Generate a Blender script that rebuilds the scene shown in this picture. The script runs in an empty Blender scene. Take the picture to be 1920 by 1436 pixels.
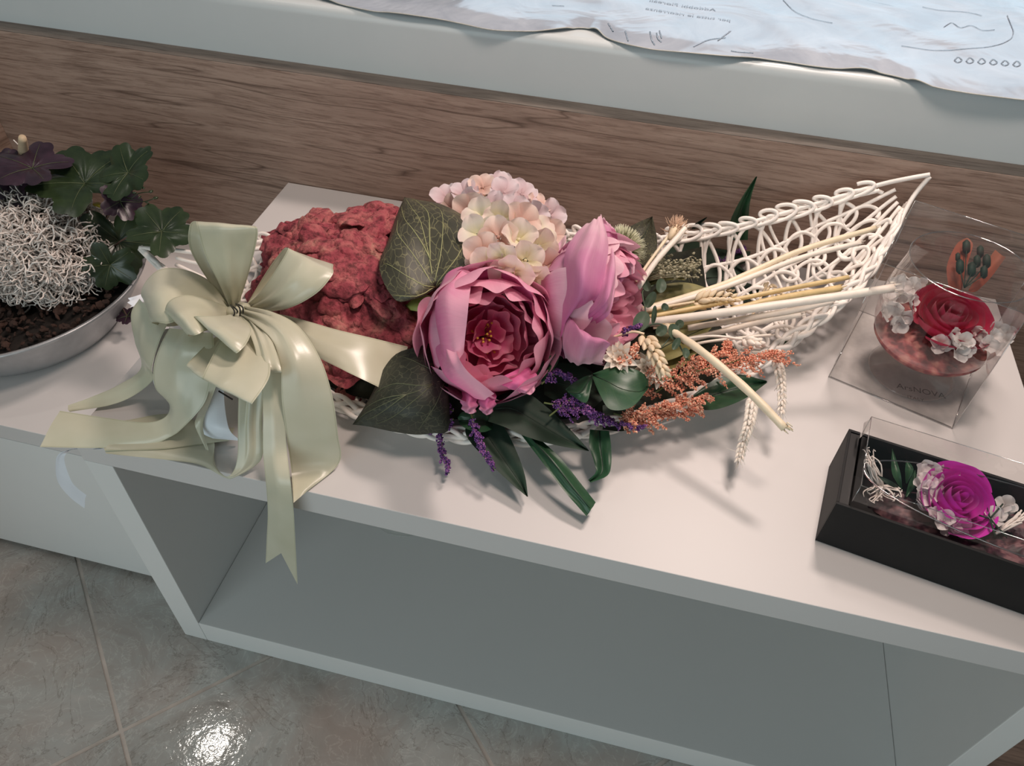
import bpy, math, random
import numpy as np
from mathutils import Vector, Matrix
rng = np.random.default_rng(7)
random.seed(7)
sc = bpy.context.scene
col = sc.collection
PI = math.pi

# ------------------------------------------------------------ camera, light, exposure
CAM = np.array([0.0, 0.0, 0.75])
RT = np.array([[0.97161481, 0.19017733, -0.1407027],
               [0.23423091, -0.68995754, 0.68490472],
               [0.03317446, -0.69842049, -0.71491837]])   # columns: camera right, down, forward in the world
cd = bpy.data.cameras.new('camera')
cam = bpy.data.objects.new('camera', cd)
col.objects.link(cam)
cd.sensor_fit = 'HORIZONTAL'
cd.sensor_width = 36
cd.lens = 1440 / 1920 * 36
cd.clip_start = 0.01
mw = Matrix.Identity(4)
for r in range(3):
    mw[r][0] = RT[r][0]
    mw[r][1] = -RT[r][1]
    mw[r][2] = -RT[r][2]
    mw[r][3] = CAM[r]
cam.matrix_world = mw
sc.camera = cam

sc.view_settings.view_transform = 'Standard'
sc.view_settings.look = 'None'
sc.view_settings.gamma = 1
sc.view_settings.exposure = 0.0
sc.view_settings.use_curve_mapping = False

sc.cycles.transparent_max_bounces = 32

w = bpy.data.worlds.new('world')
sc.world = w
w.use_nodes = True
w.node_tree.nodes['Background'].inputs[0].default_value = (0.80, 0.97, 1.0, 1)
w.node_tree.nodes['Background'].inputs[1].default_value = 0.13


def area(name, loc, target, sx, sy, power, color):
    ld = bpy.data.lights.new(name, 'AREA')
    ld.shape = 'RECTANGLE'
    ld.size, ld.size_y = sx, sy
    ld.energy = power
    ld.color = color
    o = bpy.data.objects.new(name, ld)
    col.objects.link(o)
    o.location = loc
    o.rotation_euler = (Vector(target) - Vector(loc)).to_track_quat('-Z', 'Y').to_euler()
    return o


area('ceiling_lamp', (0.35, 1.58, 1.80), (0.0, 0.8, 0.0), 0.34, 0.22, 21.5, (1.0, 0.83, 0.75))
area('ceiling_lamp_front', (0.25, 0.62, 1.62), (0.0, 0.85, 0.0), 0.30, 0.22, 12.3, (1.0, 0.82, 0.72))
area('window_light', (0.7, 3.0, 0.74), (0.6, 1.2, 0.35), 3.2, 0.8, 8.5, (0.62, 0.84, 1.0))
area('room_light', (-0.8, -2.2, 0.75), (0, 0.8, -0.05), 2.8, 1.3, 29, (0.84, 0.98, 1.0))
area('floor_lamp_reflection_source', (-1.50, 0.95, 1.9), (-0.67, 0.42, -0.52), 0.13, 0.07, 1.6, (1.0, 0.93, 0.85))

# ------------------------------------------------------------ helpers
def ray(px, py):
    return RT @ np.array([px - 960.0, py - 718.0, 1440.0])


def S(px, py, z):
    r = ray(px, py)
    return CAM + r * ((z - CAM[2]) / r[2])


def SY(px, py, y):
    r = ray(px, py)
    return CAM + r * ((y - CAM[1]) / r[1])


BASE = {}


def thing(name, label, cat, loc=(0, 0, 0), group=None):
    o = bpy.data.objects.new(name, None)
    col.objects.link(o)
    o.location = loc
    o.empty_display_size = 0.02
    o['label'] = label
    o['category'] = cat
    if group:
        o['group'] = group
    BASE[o.name] = Vector(loc)
    return o


def tag(o, label, cat, group=None):
    o['label'] = label
    o['category'] = cat
    if group:
        o['group'] = group
    return o


def build(name, V, F, mat, parent=None, smooth=True, uv=None, kind=None, label=None):
    """link verts and faces (world coordinates) as one mesh object"""
    V = np.asarray(V, dtype=float)
    base = BASE[parent.name] if parent is not None else Vector(V.mean(axis=0))
    if parent is None:
        base = Vector((base.x, base.y, float(V[:, 2].min())))
    me = bpy.data.meshes.new(name)
    me.from_pydata((V - np.array(base)).tolist(), [], [tuple(int(i) for i in f) for f in F])
    if smooth:
        me.polygons.foreach_set('use_smooth', [True] * len(me.polygons))
    if uv is not None:
        l = me.uv_layers.new(name='UVMap')
        idx = np.zeros(len(me.loops), dtype=int)
        me.loops.foreach_get('vertex_index', idx)
        l.data.foreach_set('uv', np.asarray(uv, dtype=float)[idx].ravel())
    me.materials.append(mat)
    me.update()
    o = bpy.data.objects.new(name, me)
    col.objects.link(o)
    if parent is not None:
        o.parent = parent
    else:
        o.location = base
    BASE[o.name] = base
    if kind:
        o['kind'] = kind
    if label:
        o['label'] = label
    return o


def inst(name, me, M, parent):
    """a copy that shares mesh data, placed by a world matrix under an unrotated thing"""
    o = bpy.data.objects.new(name, me)
    col.objects.link(o)
    o.parent = parent
    o.matrix_local = Matrix.Translation(-BASE[parent.name]) @ M
    return o


def rawmesh(name, V, F, mat, uv=None, smooth=True):
    me = bpy.data.meshes.new(name)
    me.from_pydata(np.asarray(V, dtype=float).tolist(), [], [tuple(int(i) for i in f) for f in F])
    if smooth:
        me.polygons.foreach_set('use_smooth', [True] * len(me.polygons))
    if uv is not None:
        l = me.uv_layers.new(name='UVMap')
        idx = np.zeros(len(me.loops), dtype=int)
        me.loops.foreach_get('vertex_index', idx)
        l.data.foreach_set('uv', np.asarray(uv, dtype=float)[idx].ravel())
    me.materials.append(mat)
    return me


class MB:
    def __init__(s):
        s.V, s.F, s.n = [], [], 0

    def add(s, V, F):
        V = np.asarray(V, dtype=float)
        s.V.append(V)
        n = s.n
        s.F.extend([tuple(i + n for i in f) for f in F])
        s.n += len(V)

    def get(s):
        return np.concatenate(s.V), s.F


def grid_faces(nu, nv, closed_u=False, closed_v=False):
    F = []
    for i in range(nu if closed_u else nu - 1):
        for j in range(nv if closed_v else nv - 1):
            a = i * nv + j
            b = i * nv + (j + 1) % nv
            c = ((i + 1) % nu) * nv + (j + 1) % nv
            d = ((i + 1) % nu) * nv + j
            F.append((a, b, c, d))
    return F


def cr(P, n, closed=False):
    """Catmull-Rom through the points, n samples"""
    P = np.asarray(P, dtype=float)
    m = len(P)
    if m == 2:
        t = np.linspace(0, 1, n)[:, None]
        return P[0] * (1 - t) + P[1] * t
    if closed:
        Q = np.vstack([P[-1], P, P[0], P[1]])
        t = np.linspace(0, m, n, endpoint=False)
    else:
        Q = np.vstack([2 * P[0] - P[1], P, 2 * P[-1] - P[-2]])
        t = np.linspace(0, m - 1, n)
    i = np.minimum(t.astype(int), (m if closed else m - 1) - 1)
    f = (t - i)[:, None]
    a, b, c, d = Q[i], Q[i + 1], Q[i + 2], Q[i + 3]
    return 0.5 * ((2 * b) + (c - a) * f + (2 * a - 5 * b + 4 * c - d) * f ** 2 + (3 * b - a - 3 * c + d) * f ** 3)


def patch(rows, nu=24, nv=9):
    """smooth surface through rows of points; returns verts, faces, uv"""
    R = np.array([cr(r, nv) for r in rows])
    G = np.array([cr(R[:, j], nu) for j in range(nv)]).transpose(1, 0, 2)
    uv = np.array([[j / (nv - 1), i / (nu - 1)] for i in range(nu) for j in range(nv)])
    return G.reshape(-1, 3), grid_faces(nu, nv), uv


def tube(P, r, k=6, caps=True, closed=False):
    """tube along points; r is a number or one radius per point"""
    P = np.asarray(P, dtype=float)
    n = len(P)
    r = np.broadcast_to(np.asarray(r, dtype=float), (n,))
    if closed:
        T = np.roll(P, -1, 0) - np.roll(P, 1, 0)
    else:
        T = np.gradient(P, axis=0)
    T /= np.linalg.norm(T, axis=1)[:, None] + 1e-12
    ref = np.array([0, 0, 1.0])
    if abs(T[0] @ ref) > 0.9:
        ref = np.array([1.0, 0, 0])
    N = np.cross(T[0], ref)
    N /= np.linalg.norm(N)
    Ns = [N]
    for i in range(1, n):
        N = N - T[i] * (N @ T[i])
        N /= np.linalg.norm(N) + 1e-12
        Ns.append(N)
    Ns = np.array(Ns)
    B = np.cross(T, Ns)
    a = np.linspace(0, 2 * PI, k, endpoint=False)
    V = P[:, None] + r[:, None, None] * (np.cos(a)[None, :, None] * Ns[:, None] + np.sin(a)[None, :, None] * B[:, None])
    F = grid_faces(n, k, closed_u=closed, closed_v=True)
    V = V.reshape(-1, 3)
    if caps and not closed:
        F = F + [tuple(range(k))[::-1], tuple(range((n - 1) * k, n * k))]
    return V, F


def box(x0, x1, y0, y1, z0, z1, b=0.0012):
    """bevelled box"""
    import bmesh
    bm = bmesh.new()
    bmesh.ops.create_cube(bm, size=1)
    for v in bm.verts:
        v.co = Vector(((x0 + x1) / 2 + v.co.x * (x1 - x0), (y0 + y1) / 2 + v.co.y * (y1 - y0), (z0 + z1) / 2 + v.co.z * (z1 - z0)))
    if b:
        bmesh.ops.bevel(bm, geom=bm.edges[:], offset=b, segments=2, affect='EDGES', profile=0.6)
    V = [tuple(v.co) for v in bm.verts]
    F = [[v.index for v in f.verts] for f in bm.faces]
    bm.verts.index_update()
    F = [[v.index for v in f.verts] for f in bm.faces]
    bm.free()
    return V, F


def lathe(prof, c, k=64):
    prof = np.asarray(prof, dtype=float)
    a = np.linspace(0, 2 * PI, k, endpoint=False)
    V = np.array([[c[0] + p[0] * math.cos(t), c[1] + p[0] * math.sin(t), c[2] + p[1]] for p in prof for t in a])
    return V, grid_faces(len(prof), k, closed_v=True)


_ico = None


def ico(c, r, scale=None, M=None):
    global _ico
    if _ico is None:
        t = (1 + 5 ** .5) / 2
        v = np.array([[-1, t, 0], [1, t, 0], [-1, -t, 0], [1, -t, 0], [0, -1, t], [0, 1, t], [0, -1, -t], [0, 1, -t],
                      [t, 0, -1], [t, 0, 1], [-t, 0, -1], [-t, 0, 1]])
        v /= np.linalg.norm(v[0])
        f = [(0, 11, 5), (0, 5, 1), (0, 1, 7), (0, 7, 10), (0, 10, 11), (1, 5, 9), (5, 11, 4), (11, 10, 2), (10, 7, 6),
             (7, 1, 8), (3, 9, 4), (3, 4, 2), (3, 2, 6), (3, 6, 8), (3, 8, 9), (4, 9, 5), (2, 4, 11), (6, 2, 10), (8, 6, 7), (9, 8, 1)]
        _ico = (v, f)
    v = _ico[0] * r
    if scale is not None:
        v = v * np.asarray(scale)
    if M is not None:
        v = v @ np.asarray(M).T
    return v + np.asarray(c), _ico[1]


def frame(axis, up=(0, 0, 1)):
    """3x3 with columns x, y, axis"""
    A = np.asarray(axis, dtype=float)
    A = A / np.linalg.norm(A)
    U = np.asarray(up, dtype=float)
    U = U - A * (U @ A)
    if np.linalg.norm(U) < 1e-5:
        U = np.array([1.0, 0, 0]) - A * A[0]
    U /= np.linalg.norm(U)
    return np.stack([np.cross(U, A), U, A], 1)


CR, CU, CB = RT[:, 0], -RT[:, 1], -RT[:, 2]      # towards the photograph's right, its top, and the viewer


def to4(M, p, s=1.0):
    m = Matrix.Identity(4)
    for r in range(3):
        for c in range(3):
            m[r][c] = float(M[r][c]) * s
        m[r][3] = float(p[r])
    return m


# ------------------------------------------------------------ materials
class NT:
    def __init__(s, name):
        s.m = bpy.data.materials.new(name)
        s.m.use_nodes = True
        s.t = s.m.node_tree
        s.b = s.t.nodes['Principled BSDF']
        s.out = s.t.nodes['Material Output']

    def n(s, typ, **k):
        nd = s.t.nodes.new(typ)
        for a, v in k.items():
            if a.startswith('i_'):
                key = a[2:]
                nd.inputs[int(key) if key.isdigit() else key].default_value = v
            else:
                setattr(nd, a, v)
        return nd

    def l(s, a, b):
        s.t.links.new(a, b)

    def coord(s, kind='Object', scale=(1, 1, 1), rot=(0, 0, 0)):
        c = s.n('ShaderNodeTexCoord')
        m = s.n('ShaderNodeMapping')
        m.inputs['Scale'].default_value = scale
        m.inputs['Rotation'].default_value = rot
        s.l(c.outputs[kind], m.inputs[0])
        return m.outputs[0]

    def noise(s, v, scale, detail=4, rough=.55, dist=0):
        nd = s.n('ShaderNodeTexNoise')
        nd.inputs['Scale'].default_value = scale
        nd.inputs['Detail'].default_value = detail
        nd.inputs['Roughness'].default_value = rough
        nd.inputs['Distortion'].default_value = dist
        s.l(v, nd.inputs['Vector'])
        return nd.outputs['Fac']

    def ramp(s, f, stops, interp='LINEAR'):
        r = s.n('ShaderNodeValToRGB')
        r.color_ramp.interpolation = interp
        while len(r.color_ramp.elements) < len(stops):
            r.color_ramp.elements.new(0.5)
        for e, (p, c) in zip(r.color_ramp.elements, stops):
            e.position = p
            e.color = (*c, 1) if len(c) == 3 else c
        s.l(f, r.inputs[0])
        return r.outputs[0]

    def mix(s, f, a, b, mode='MIX'):
        nd = s.n('ShaderNodeMix', data_type='RGBA', blend_type=mode)
        for sock, v in ((nd.inputs[0], f), (nd.inputs[6], a), (nd.inputs[7], b)):
            if hasattr(v, 'is_linked'):
                s.l(v, sock)
            elif isinstance(v, (int, float)):
                sock.default_value = v
            else:
                sock.default_value = (*v, 1)
        return nd.outputs[2]

    def math(s, op, a, b=0.0, c=None):
        nd = s.n('ShaderNodeMath', operation=op)
        for i, v in enumerate((a, b) if c is None else (a, b, c)):
            if hasattr(v, 'is_linked'):
                s.l(v, nd.inputs[i])
            else:
                nd.inputs[i].default_value = v
        return nd.outputs[0]

    def bump(s, h, strength=.3, dist=.002):
        b = s.n('ShaderNodeBump')
        b.inputs['Strength'].default_value = strength
        b.inputs['Distance'].default_value = dist
        s.l(h, b.inputs['Height'])
        s.l(b.outputs[0], s.b.inputs['Normal'])

    def base(s, c):
        if hasattr(c, 'is_linked'):
            s.l(c, s.b.inputs['Base Color'])
        else:
            s.b.inputs['Base Color'].default_value = (*c, 1)

    def set(s, **k):
        for a, v in k.items():
            s.b.inputs[a.replace('_', ' ')].default_value = v
        return s

    def translucent(s, colr, f):
        tr = s.n('ShaderNodeBsdfTranslucent')
        if hasattr(colr, 'is_linked'):
            s.l(colr, tr.inputs[0])
        else:
            tr.inputs[0].default_value = (*colr, 1)
        mx = s.n('ShaderNodeMixShader')
        mx.inputs[0].default_value = f
        s.l(s.b.outputs[0], mx.inputs[1])
        s.l(tr.outputs[0], mx.inputs[2])
        s.l(mx.outputs[0], s.out.inputs[0])


def simple(name, c, rough=.5, var=.12, vscale=60, bump=0.0, bscale=200, metallic=0, spec=.5, trans=0.0, coat=0.0):
    t = NT(name)
    v = t.coord()
    n = t.noise(v, vscale)
    c = np.array(c)
    cc = t.ramp(n, [(.3, tuple(np.clip(c * (1 - var), 0, 1))), (.7, tuple(np.clip(c * (1 + var), 0, 1)))])
    t.base(cc)
    t.set(Roughness=rough, Metallic=metallic, Specular_IOR_Level=spec, Coat_Weight=coat)
    if bump:
        t.bump(t.noise(v, bscale), bump, .001)
    if trans:
        t.translucent(cc, trans)
    return t.m


def glass(name, tint=(1, 1, 1), rough=.02, amount=.92, gloss=1.0):
    """thin clear sheet: mostly clear, with real reflections by the Fresnel term"""
    t = NT(name)
    tr = t.n('ShaderNodeBsdfTransparent')
    tr.inputs[0].default_value = (*tint, 1)
    gl = t.n('ShaderNodeBsdfGlossy')
    gl.inputs['Roughness'].default_value = rough
    gl.inputs['Color'].default_value = (gloss, gloss, gloss, 1)
    fr = t.n('ShaderNodeLayerWeight')
    fr.inputs[0].default_value = .5
    f = t.math('MULTIPLY_ADD', t.math('POWER', fr.outputs['Facing'], 3.0), .75, 1 - amount)
    mx = t.n('ShaderNodeMixShader')
    t.l(f, mx.inputs[0])
    t.l(tr.outputs[0], mx.inputs[1])
    t.l(gl.outputs[0], mx.inputs[2])
    t.l(mx.outputs[0], t.out.inputs[0])
    return t.m


def wood_mat(name, dark, mid, light, turn=0.0):
    t = NT(name)
    v = t.coord('Object', (1.0, 9.0, 9.0))
    warp = t.noise(t.coord('Object', (.8, 2, 2)), 1.6, 3)
    c = t.n('ShaderNodeTexCoord')
    mp = t.n('ShaderNodeMapping')
    t.l(c.outputs['Object'], mp.inputs[0])
    off = t.n('ShaderNodeCombineXYZ')
    t.l(t.math('MULTIPLY', warp, .045), off.inputs[2])
    t.l(off.outputs[0], mp.inputs['Location'])
    mp.inputs['Rotation'].default_value = (0, 0, turn)
    m2 = t.n('ShaderNodeMapping')
    t.l(mp.outputs[0], m2.inputs[0])
    m2.inputs['Scale'].default_value = (1.6, 30, 30)
    n1 = t.noise(m2.outputs[0], 2.2, 8, .62, .3)
    m3 = t.n('ShaderNodeMapping')
    t.l(mp.outputs[0], m3.inputs[0])
    m3.inputs['Scale'].default_value = (9, 150, 150)
    n2 = t.noise(m3.outputs[0], 2.0, 5, .7)
    base = t.ramp(n1, [(.25, dark), (.5, mid), (.78, light)])
    pores = t.ramp(n2, [(.38, (.55, .50, .47)), (.52, (1, 1, 1))])
    cc = t.mix(.75, base, pores, 'MULTIPLY')
    # long dark cracks
    m4 = t.n('ShaderNodeMapping')
    t.l(mp.outputs[0], m4.inputs[0])
    m4.inputs['Scale'].default_value = (.45, 10, 10)
    n4 = t.noise(m4.outputs[0], 1.6, 2, .5)
    cr_ = t.math('ABSOLUTE', t.math('SUBTRACT', n4, .5))
    crack = t.ramp(cr_, [(.0, (.34, .29, .26)), (.006, (1, 1, 1))])
    cc = t.mix(.8, cc, crack, 'MULTIPLY')
    t.base(cc)
    t.set(Roughness=.55)
    t.bump(t.math('ADD', n1, t.math('MULTIPLY', n2, .6)), .35, .0012)
    return t.m


M = {}
M['white'] = simple('white_laminate', (.64, .612, .600), .42, .012, 8, .02, 900)  # darker copy of the front laminate, offsetting the strong lamp light on tops
M['white_front'] = simple('white_laminate_lighter', (.74, .735, .72), .45, .01, 8)  # same laminate left lighter; the difference in light is put into its colour
M['seam'] = simple('dark_seam', (.10, .10, .10), .8)
M['wood'] = wood_mat('wood_laminate', (.27, .18, .138), (.385, .265, .208), (.49, .355, .285))
M['wood_side'] = wood_mat('wood_laminate_side', (.27, .18, .138), (.385, .265, .208), (.49, .355, .285), PI / 2)
M['wood_top'] = wood_mat('wood_laminate_daylit_edge', (.09, .075, .062), (.15, .125, .105), (.21, .18, .15))  # top face of the panel; its grey daylight tone is put into the colour
M['wood_dark'] = wood_mat('dark_wood_laminate', (.07, .048, .036), (.12, .083, .062), (.17, .12, .09))
M['sill'] = simple('painted_sill', (.60, .635, .64), .30, .03, 5, .01, 60)


def tile_mat():
    t = NT('marbled_floor_tile')
    v = t.coord('Object', (1, 1, 1))
    n = t.noise(v, 7, 8, .66, 1.2)
    a = t.ramp(n, [(.28, (.27, .245, .22)), (.45, (.35, .335, .31)), (.6, (.40, .405, .385)), (.78, (.50, .47, .44))])
    n2 = t.noise(v, 3.0, 4, .6, .8)
    a = t.mix(t.ramp(n2, [(.42, (0, 0, 0)), (.66, (.55, .55, .55))]), a, (.44, .35, .31))
    n3 = t.noise(v, 16, 6, .6, 2.5)
    vein = t.ramp(t.math('ABSOLUTE', t.math('SUBTRACT', n3, .5)), [(0, (1.22, 1.24, 1.24)), (.02, (1, 1, 1))])
    a = t.mix(1.0, a, vein, 'MULTIPLY')
    n4 = t.noise(v, 4.5, 7, .6, 2.0)
    dv = t.ramp(t.math('ABSOLUTE', t.math('SUBTRACT', n4, .48)), [(0, (.72, .70, .68)), (.008, (1, 1, 1))])
    a = t.mix(1.0, a, dv, 'MULTIPLY')
    t.base(a)
    t.set(Roughness=.07, Specular_IOR_Level=.5)
    wv = t.noise(t.coord('Object', (1, 1, 1)), 55, 3, .6)
    t.bump(wv, .30, .0012)
    return t.m


M['tile'] = tile_mat()
M['grout'] = simple('grout', (.46, .41, .37), .8, .15, 30)


def satin(name, c, c2, trans=.12):
    t = NT(name)
    v = t.coord('UV', (1, 1, 1))
    w1 = t.n('ShaderNodeTexNoise')
    w1.inputs['Scale'].default_value = 1.0
    w1.inputs['Detail'].default_value = 3
    mp = t.coord('UV', (3, 240, 1))
    t.l(mp, w1.inputs['Vector'])
    n = t.noise(t.coord('Object'), 14, 3)
    cc = t.ramp(n, [(.3, c), (.7, c2)])
    # woven selvedge along both edges
    sx = t.n('ShaderNodeSeparateXYZ')
    t.l(v, sx.inputs[0])
    e = t.math('ABSOLUTE', t.math('SUBTRACT', sx.outputs[0], .5))
    sel = t.ramp(e, [(.465, (1, 1, 1)), (.475, (.72, .74, .66)), (.49, (.95, .95, .93))])
    cc = t.mix(1.0, cc, sel, 'MULTIPLY')
    t.base(cc)
    t.set(Roughness=.29, Specular_IOR_Level=.6, Anisotropic=.5, Sheen_Weight=.15)
    t.bump(w1.outputs['Fac'], .10, .0004)
    t.translucent(cc, trans)
    return t.m


M['satin'] = satin('sage_green_satin', (.60, .58, .43), (.68, .66, .52))
M['white_ribbon'] = simple('white_sheer_ribbon', (.86, .90, .97), .4, .03, 20, trans=.1)
M['wicker'] = simple('white_painted_cane', (.93, .86, .80), .5, .06, 40, .25, 160)
M['wicker_dark'] = simple('shaded_brown_cane', (.33, .24, .19), .6, .2, 60)

# ------------------------------------------------------------ the setting
FZ = -0.525          # floor level; the main cabinet's top is z = 0
WY = 1.1034          # face of the wood-clad wall


def struct(name, V, F, mat, **k):
    o = build(name, V, F, mat, **k)
    o['kind'] = 'structure'
    return o


floor = struct('floor', *box(-2.2, 1.8, -1.6, WY + .02, FZ - .06, FZ - .0016, 0), M['grout'], smooth=False)
T_ = 0.479
tile_pitch_u, tile_pitch_v = -0.255, -0.69
hgap = 0.0032
k_ = 0
for iu in range(-4, 4):
    for iv in range(-3, 4):
        u0, u1 = tile_pitch_u + iu * T_ + hgap, tile_pitch_u + (iu + 1) * T_ - hgap
        v0, v1 = tile_pitch_v + iv * T_ + hgap, tile_pitch_v + (iv + 1) * T_ - hgap
        cu, cv = (u0 + u1) / 2, (v0 + v1) / 2
        cx, cy = (cu + cv) / 2 ** .5, (cu - cv) / 2 ** .5
        if not (-1.5 < cx < .5 and -.35 < cy < .75):
            continue
        V, F = box(u0, u1, v0, v1, FZ - .012, FZ, .0014)
        V = np.array(V)
        X = np.stack([(V[:, 0] + V[:, 1]) / 2 ** .5, (V[:, 0] - V[:, 1]) / 2 ** .5, V[:, 2]], 1)
        F = [f[::-1] for f in F]
        build('tile', X, F, M['tile'], floor, smooth=False)

wall = struct('wall_back', *box(-1.25, 1.6, WY, WY + .036, FZ, .206, .001), M['wood'], smooth=False)
build('top_edge', *box(-1.25, 1.6, WY + .0005, WY + .034, .2061, .2068, 0), M['wood_top'], wall, smooth=False, label='top edge of the wood panelling, with its grey-brown daylight tone in the colour')
struct('wall_left', *box(-1.27, -1.232, -.2, WY, FZ, .206, .001), M['wood_side'], smooth=False)
pr = np.array([(.0, .1), (.0, .284), (.0010, .292), (.004, .2975), (.008, .2999), (.013, .3003), (.9, .3003), (.9, .1)])
sv, sf = [], []
ysill = 1.1385
for x in (-1.7, -1.2, -.8, -.4, 0, .4, .8, 1.9):
    for (py_, pz_) in pr:
        sv.append((x, ysill + py_, pz_))
sf = grid_faces(8, len(pr))
sill = struct('trim_1', sv, [f[::-1] for f in sf], M['sill'])
sill['label'] = 'deep pale grey-blue painted window ledge with a rounded front edge'

# ------------------------------------------------------------ main cabinet (open box unit)
X0, X1, Y0, Y1 = -0.655, 0.547, 0.4787, WY - .001
cab = thing('open_cabinet', 'white laminate open-fronted cabinet the wicker basket stands on', 'cabinet', ((X0 + X1) / 2, (Y0 + Y1) / 2, FZ))
build('top_board', *box(X0, X1, Y0, Y1, -.043, 0), M['white'], cab, smooth=False)
build('side_panel', *box(X0, X0 + .0415, Y0, Y1, FZ, -.0432), M['white_front'], cab, smooth=False)
build('side_panel', *box(X1 - .036, X1, Y0, Y1, FZ, -.0432), M['white_front'], cab, smooth=False)
build('bottom_board', *box(X0 + .0421, X1 - .0366, Y0, Y1 - .02, FZ, -.4642), M['white_front'], cab, smooth=False)
build('back_panel', *box(X0 + .0421, X1 - .0366, Y1 - .018, Y1, -.463, -.0434), M['white_front'], cab, smooth=False)

# the deep drawer unit to its left, 13 cm lower
LZ = -.132
LY = .5586
lc = thing('low_cabinet', 'lower white laminate cabinet at the left under the metal planter', 'cabinet', (-.95, .83, FZ))
build('top_board', *box(-1.2315, X0 - .0006, LY, WY - .001, LZ - .034, LZ), M['white'], lc, smooth=False)
build('front_panel', *box(-1.2315, X0 - .0008, LY + .0004, LY + .02, -.512, LZ - .0355), M['white_front'], lc, smooth=False)
build('plinth', *box(-1.2, X0 - .003, LY + .05, WY - .002, FZ, -.5125), M['seam'], lc, smooth=False)
build('carcass', *box(-1.2315, X0 - .001, LY + .0205, WY - .001, -.512, LZ - .0355), M['white_front'], lc, smooth=False)

# brown wood-clad block that starts beyond the cabinet's right end
wb = build('wooden_plinth', *box(X1 + .004, 1.5, .25, WY - .002, FZ, -.36, .002), M['wood_dark'], smooth=False)
tag(wb, 'dark brown wood-clad block beyond the right end of the white cabinet', 'plinth')

# clear glass saucer on the lower board, only its rim is seen
c_ = SY(738, 968, .56)
pc = (float(c_[0]), .60, -.464)
sau = thing('glass_plate', 'clear glass plate standing on the cabinet\'s lower board', 'plate', pc)
pz = S(742, 1003, -.464 + .012)
V, F = lathe([(0, .003), (.03, .003), (.055, .010), (.062, .014), (.0635, .0148), (.0625, .0155), (.054, .012), (.03, .005), (0, .005)],
             (pz[0], pz[1] + .060, -.464), 48)
M['glass'] = glass('clear_glass', (.97, .98, .97), .02, .90)
build('dish', V, F, M['glass'], sau)

# ------------------------------------------------------------ shallow metal planter
PC = (-1.0, .782, LZ)
zinc = NT('brushed_zinc')
v = zinc.coord('Object', (1, 1, .12))
n = zinc.noise(v, 55, 5, .6)
n2 = zinc.noise(zinc.coord('Object', (1, 1, 1)), 9, 3)
zinc.base(zinc.ramp(zinc.math('ADD', zinc.math('MULTIPLY', n, .5), zinc.math('MULTIPLY', n2, .5)), [(.3, (.36, .36, .37)), (.7, (.52, .52, .53))]))
zinc.set(Metallic=.6, Roughness=.42)
zinc.bump(n, .08, .0006)
M['zinc'] = zinc.m
pot = thing('metal_planter', 'wide shallow brushed zinc bowl planter on the low cabinet', 'planter', PC)
V, F = lathe([(0, .001), (.140, .001), (.150, .004), (.160, .016), (.180, .045), (.198, .072), (.205, .083), (.2085, .088), (.2115, .092), (.2105, .0955),
              (.2065, .0955), (.2045, .090), (.198, .078), (.180, .050), (.155, .014), (0, .012)], PC, 96)
build('bowl', V, F, M['zinc'], pot)
M['soil'] = simple('dark_bark_soil', (.012, .008, .006), .9, .5, 60, .8, 120)
M['bark'] = simple('bark_chip', (.038, .017, .011), .85, .5, 40, .6, 200)
g = []
for i in range(14):
    for j in range(48):
        rr = .184 * i / 13
        a = 2 * PI * j / 48
        g.append((PC[0] + rr * math.cos(a), PC[1] + rr * math.sin(a), LZ + .070 + .006 * math.sin(j * 1.3 + i) - .004 * (i / 13)))
build('soil', g, grid_faces(14, 48, closed_v=True), M['soil'], pot)
mb = MB()
for _ in range(900):
    a, rr = rng.uniform(0, 2 * PI), .180 * math.sqrt(rng.uniform(0, 1))
    Rm = frame(rng.normal(size=3) + np.array([0, 0, 1.2]), rng.normal(size=3))
    mb.add(*ico((PC[0] + rr * math.cos(a), PC[1] + rr * math.sin(a), LZ + .075 + rng.uniform(0, .008)), rng.uniform(.004, .009), (1, rng.uniform(.4, .9), .35), Rm))
build('bark_chips', *mb.get(), M['bark'], pot, smooth=False, kind='stuff')

# curly silver cushion plant
M['silver'] = simple('silver_curly_stem', (.80, .73, .68), .8, .15, 120)
bc = S(84, 466, .0)
mb = MB()
for i in range(3300):
    d = rng.normal(size=3)
    d /= np.linalg.norm(d)
    if d[2] < -.55:
        continue
    sh_ = rng.uniform(.55, 1.0) ** .6
    p = d * np.array([.103, .100, .095]) * sh_
    t = rng.normal(size=3)
    t = t - d * (t @ d) * .5
    t /= np.linalg.norm(t)
    b = np.cross(d, t)
    rr = rng.uniform(.004, .010)
    L = rng.uniform(.014, .034)
    ph, tw = rng.uniform(0, 6), rng.uniform(2.5, 6)
    s_ = np.linspace(0, 1, 9)[:, None]
    P_ = p + t * (s_ - .5) * L + rr * (d * np.sin(ph + s_ * tw) + b * np.cos(ph + s_ * tw * .8)) + rng.normal(size=(9, 3)) * .0006
    V, F = tube(P_ + bc, rng.uniform(.0008, .0014), 4, caps=False)
    mb.add(V, F)
bush = thing('silver_cushion_plant', 'ball of curly silver-white wiry stems growing in the zinc bowl', 'plant', (bc[0], bc[1], LZ + .07))
build('curly_stems', *mb.get(), M['silver'], bush, kind='stuff')
Vc, Fc = ico(bc, 1)
mb = MB()
nn = 24
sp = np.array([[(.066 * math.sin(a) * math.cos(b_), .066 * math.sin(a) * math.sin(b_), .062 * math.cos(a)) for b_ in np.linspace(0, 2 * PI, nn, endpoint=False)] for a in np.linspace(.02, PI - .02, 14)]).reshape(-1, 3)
sp *= (1 + rng.uniform(-.06, .06, (len(sp), 1)))
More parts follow.
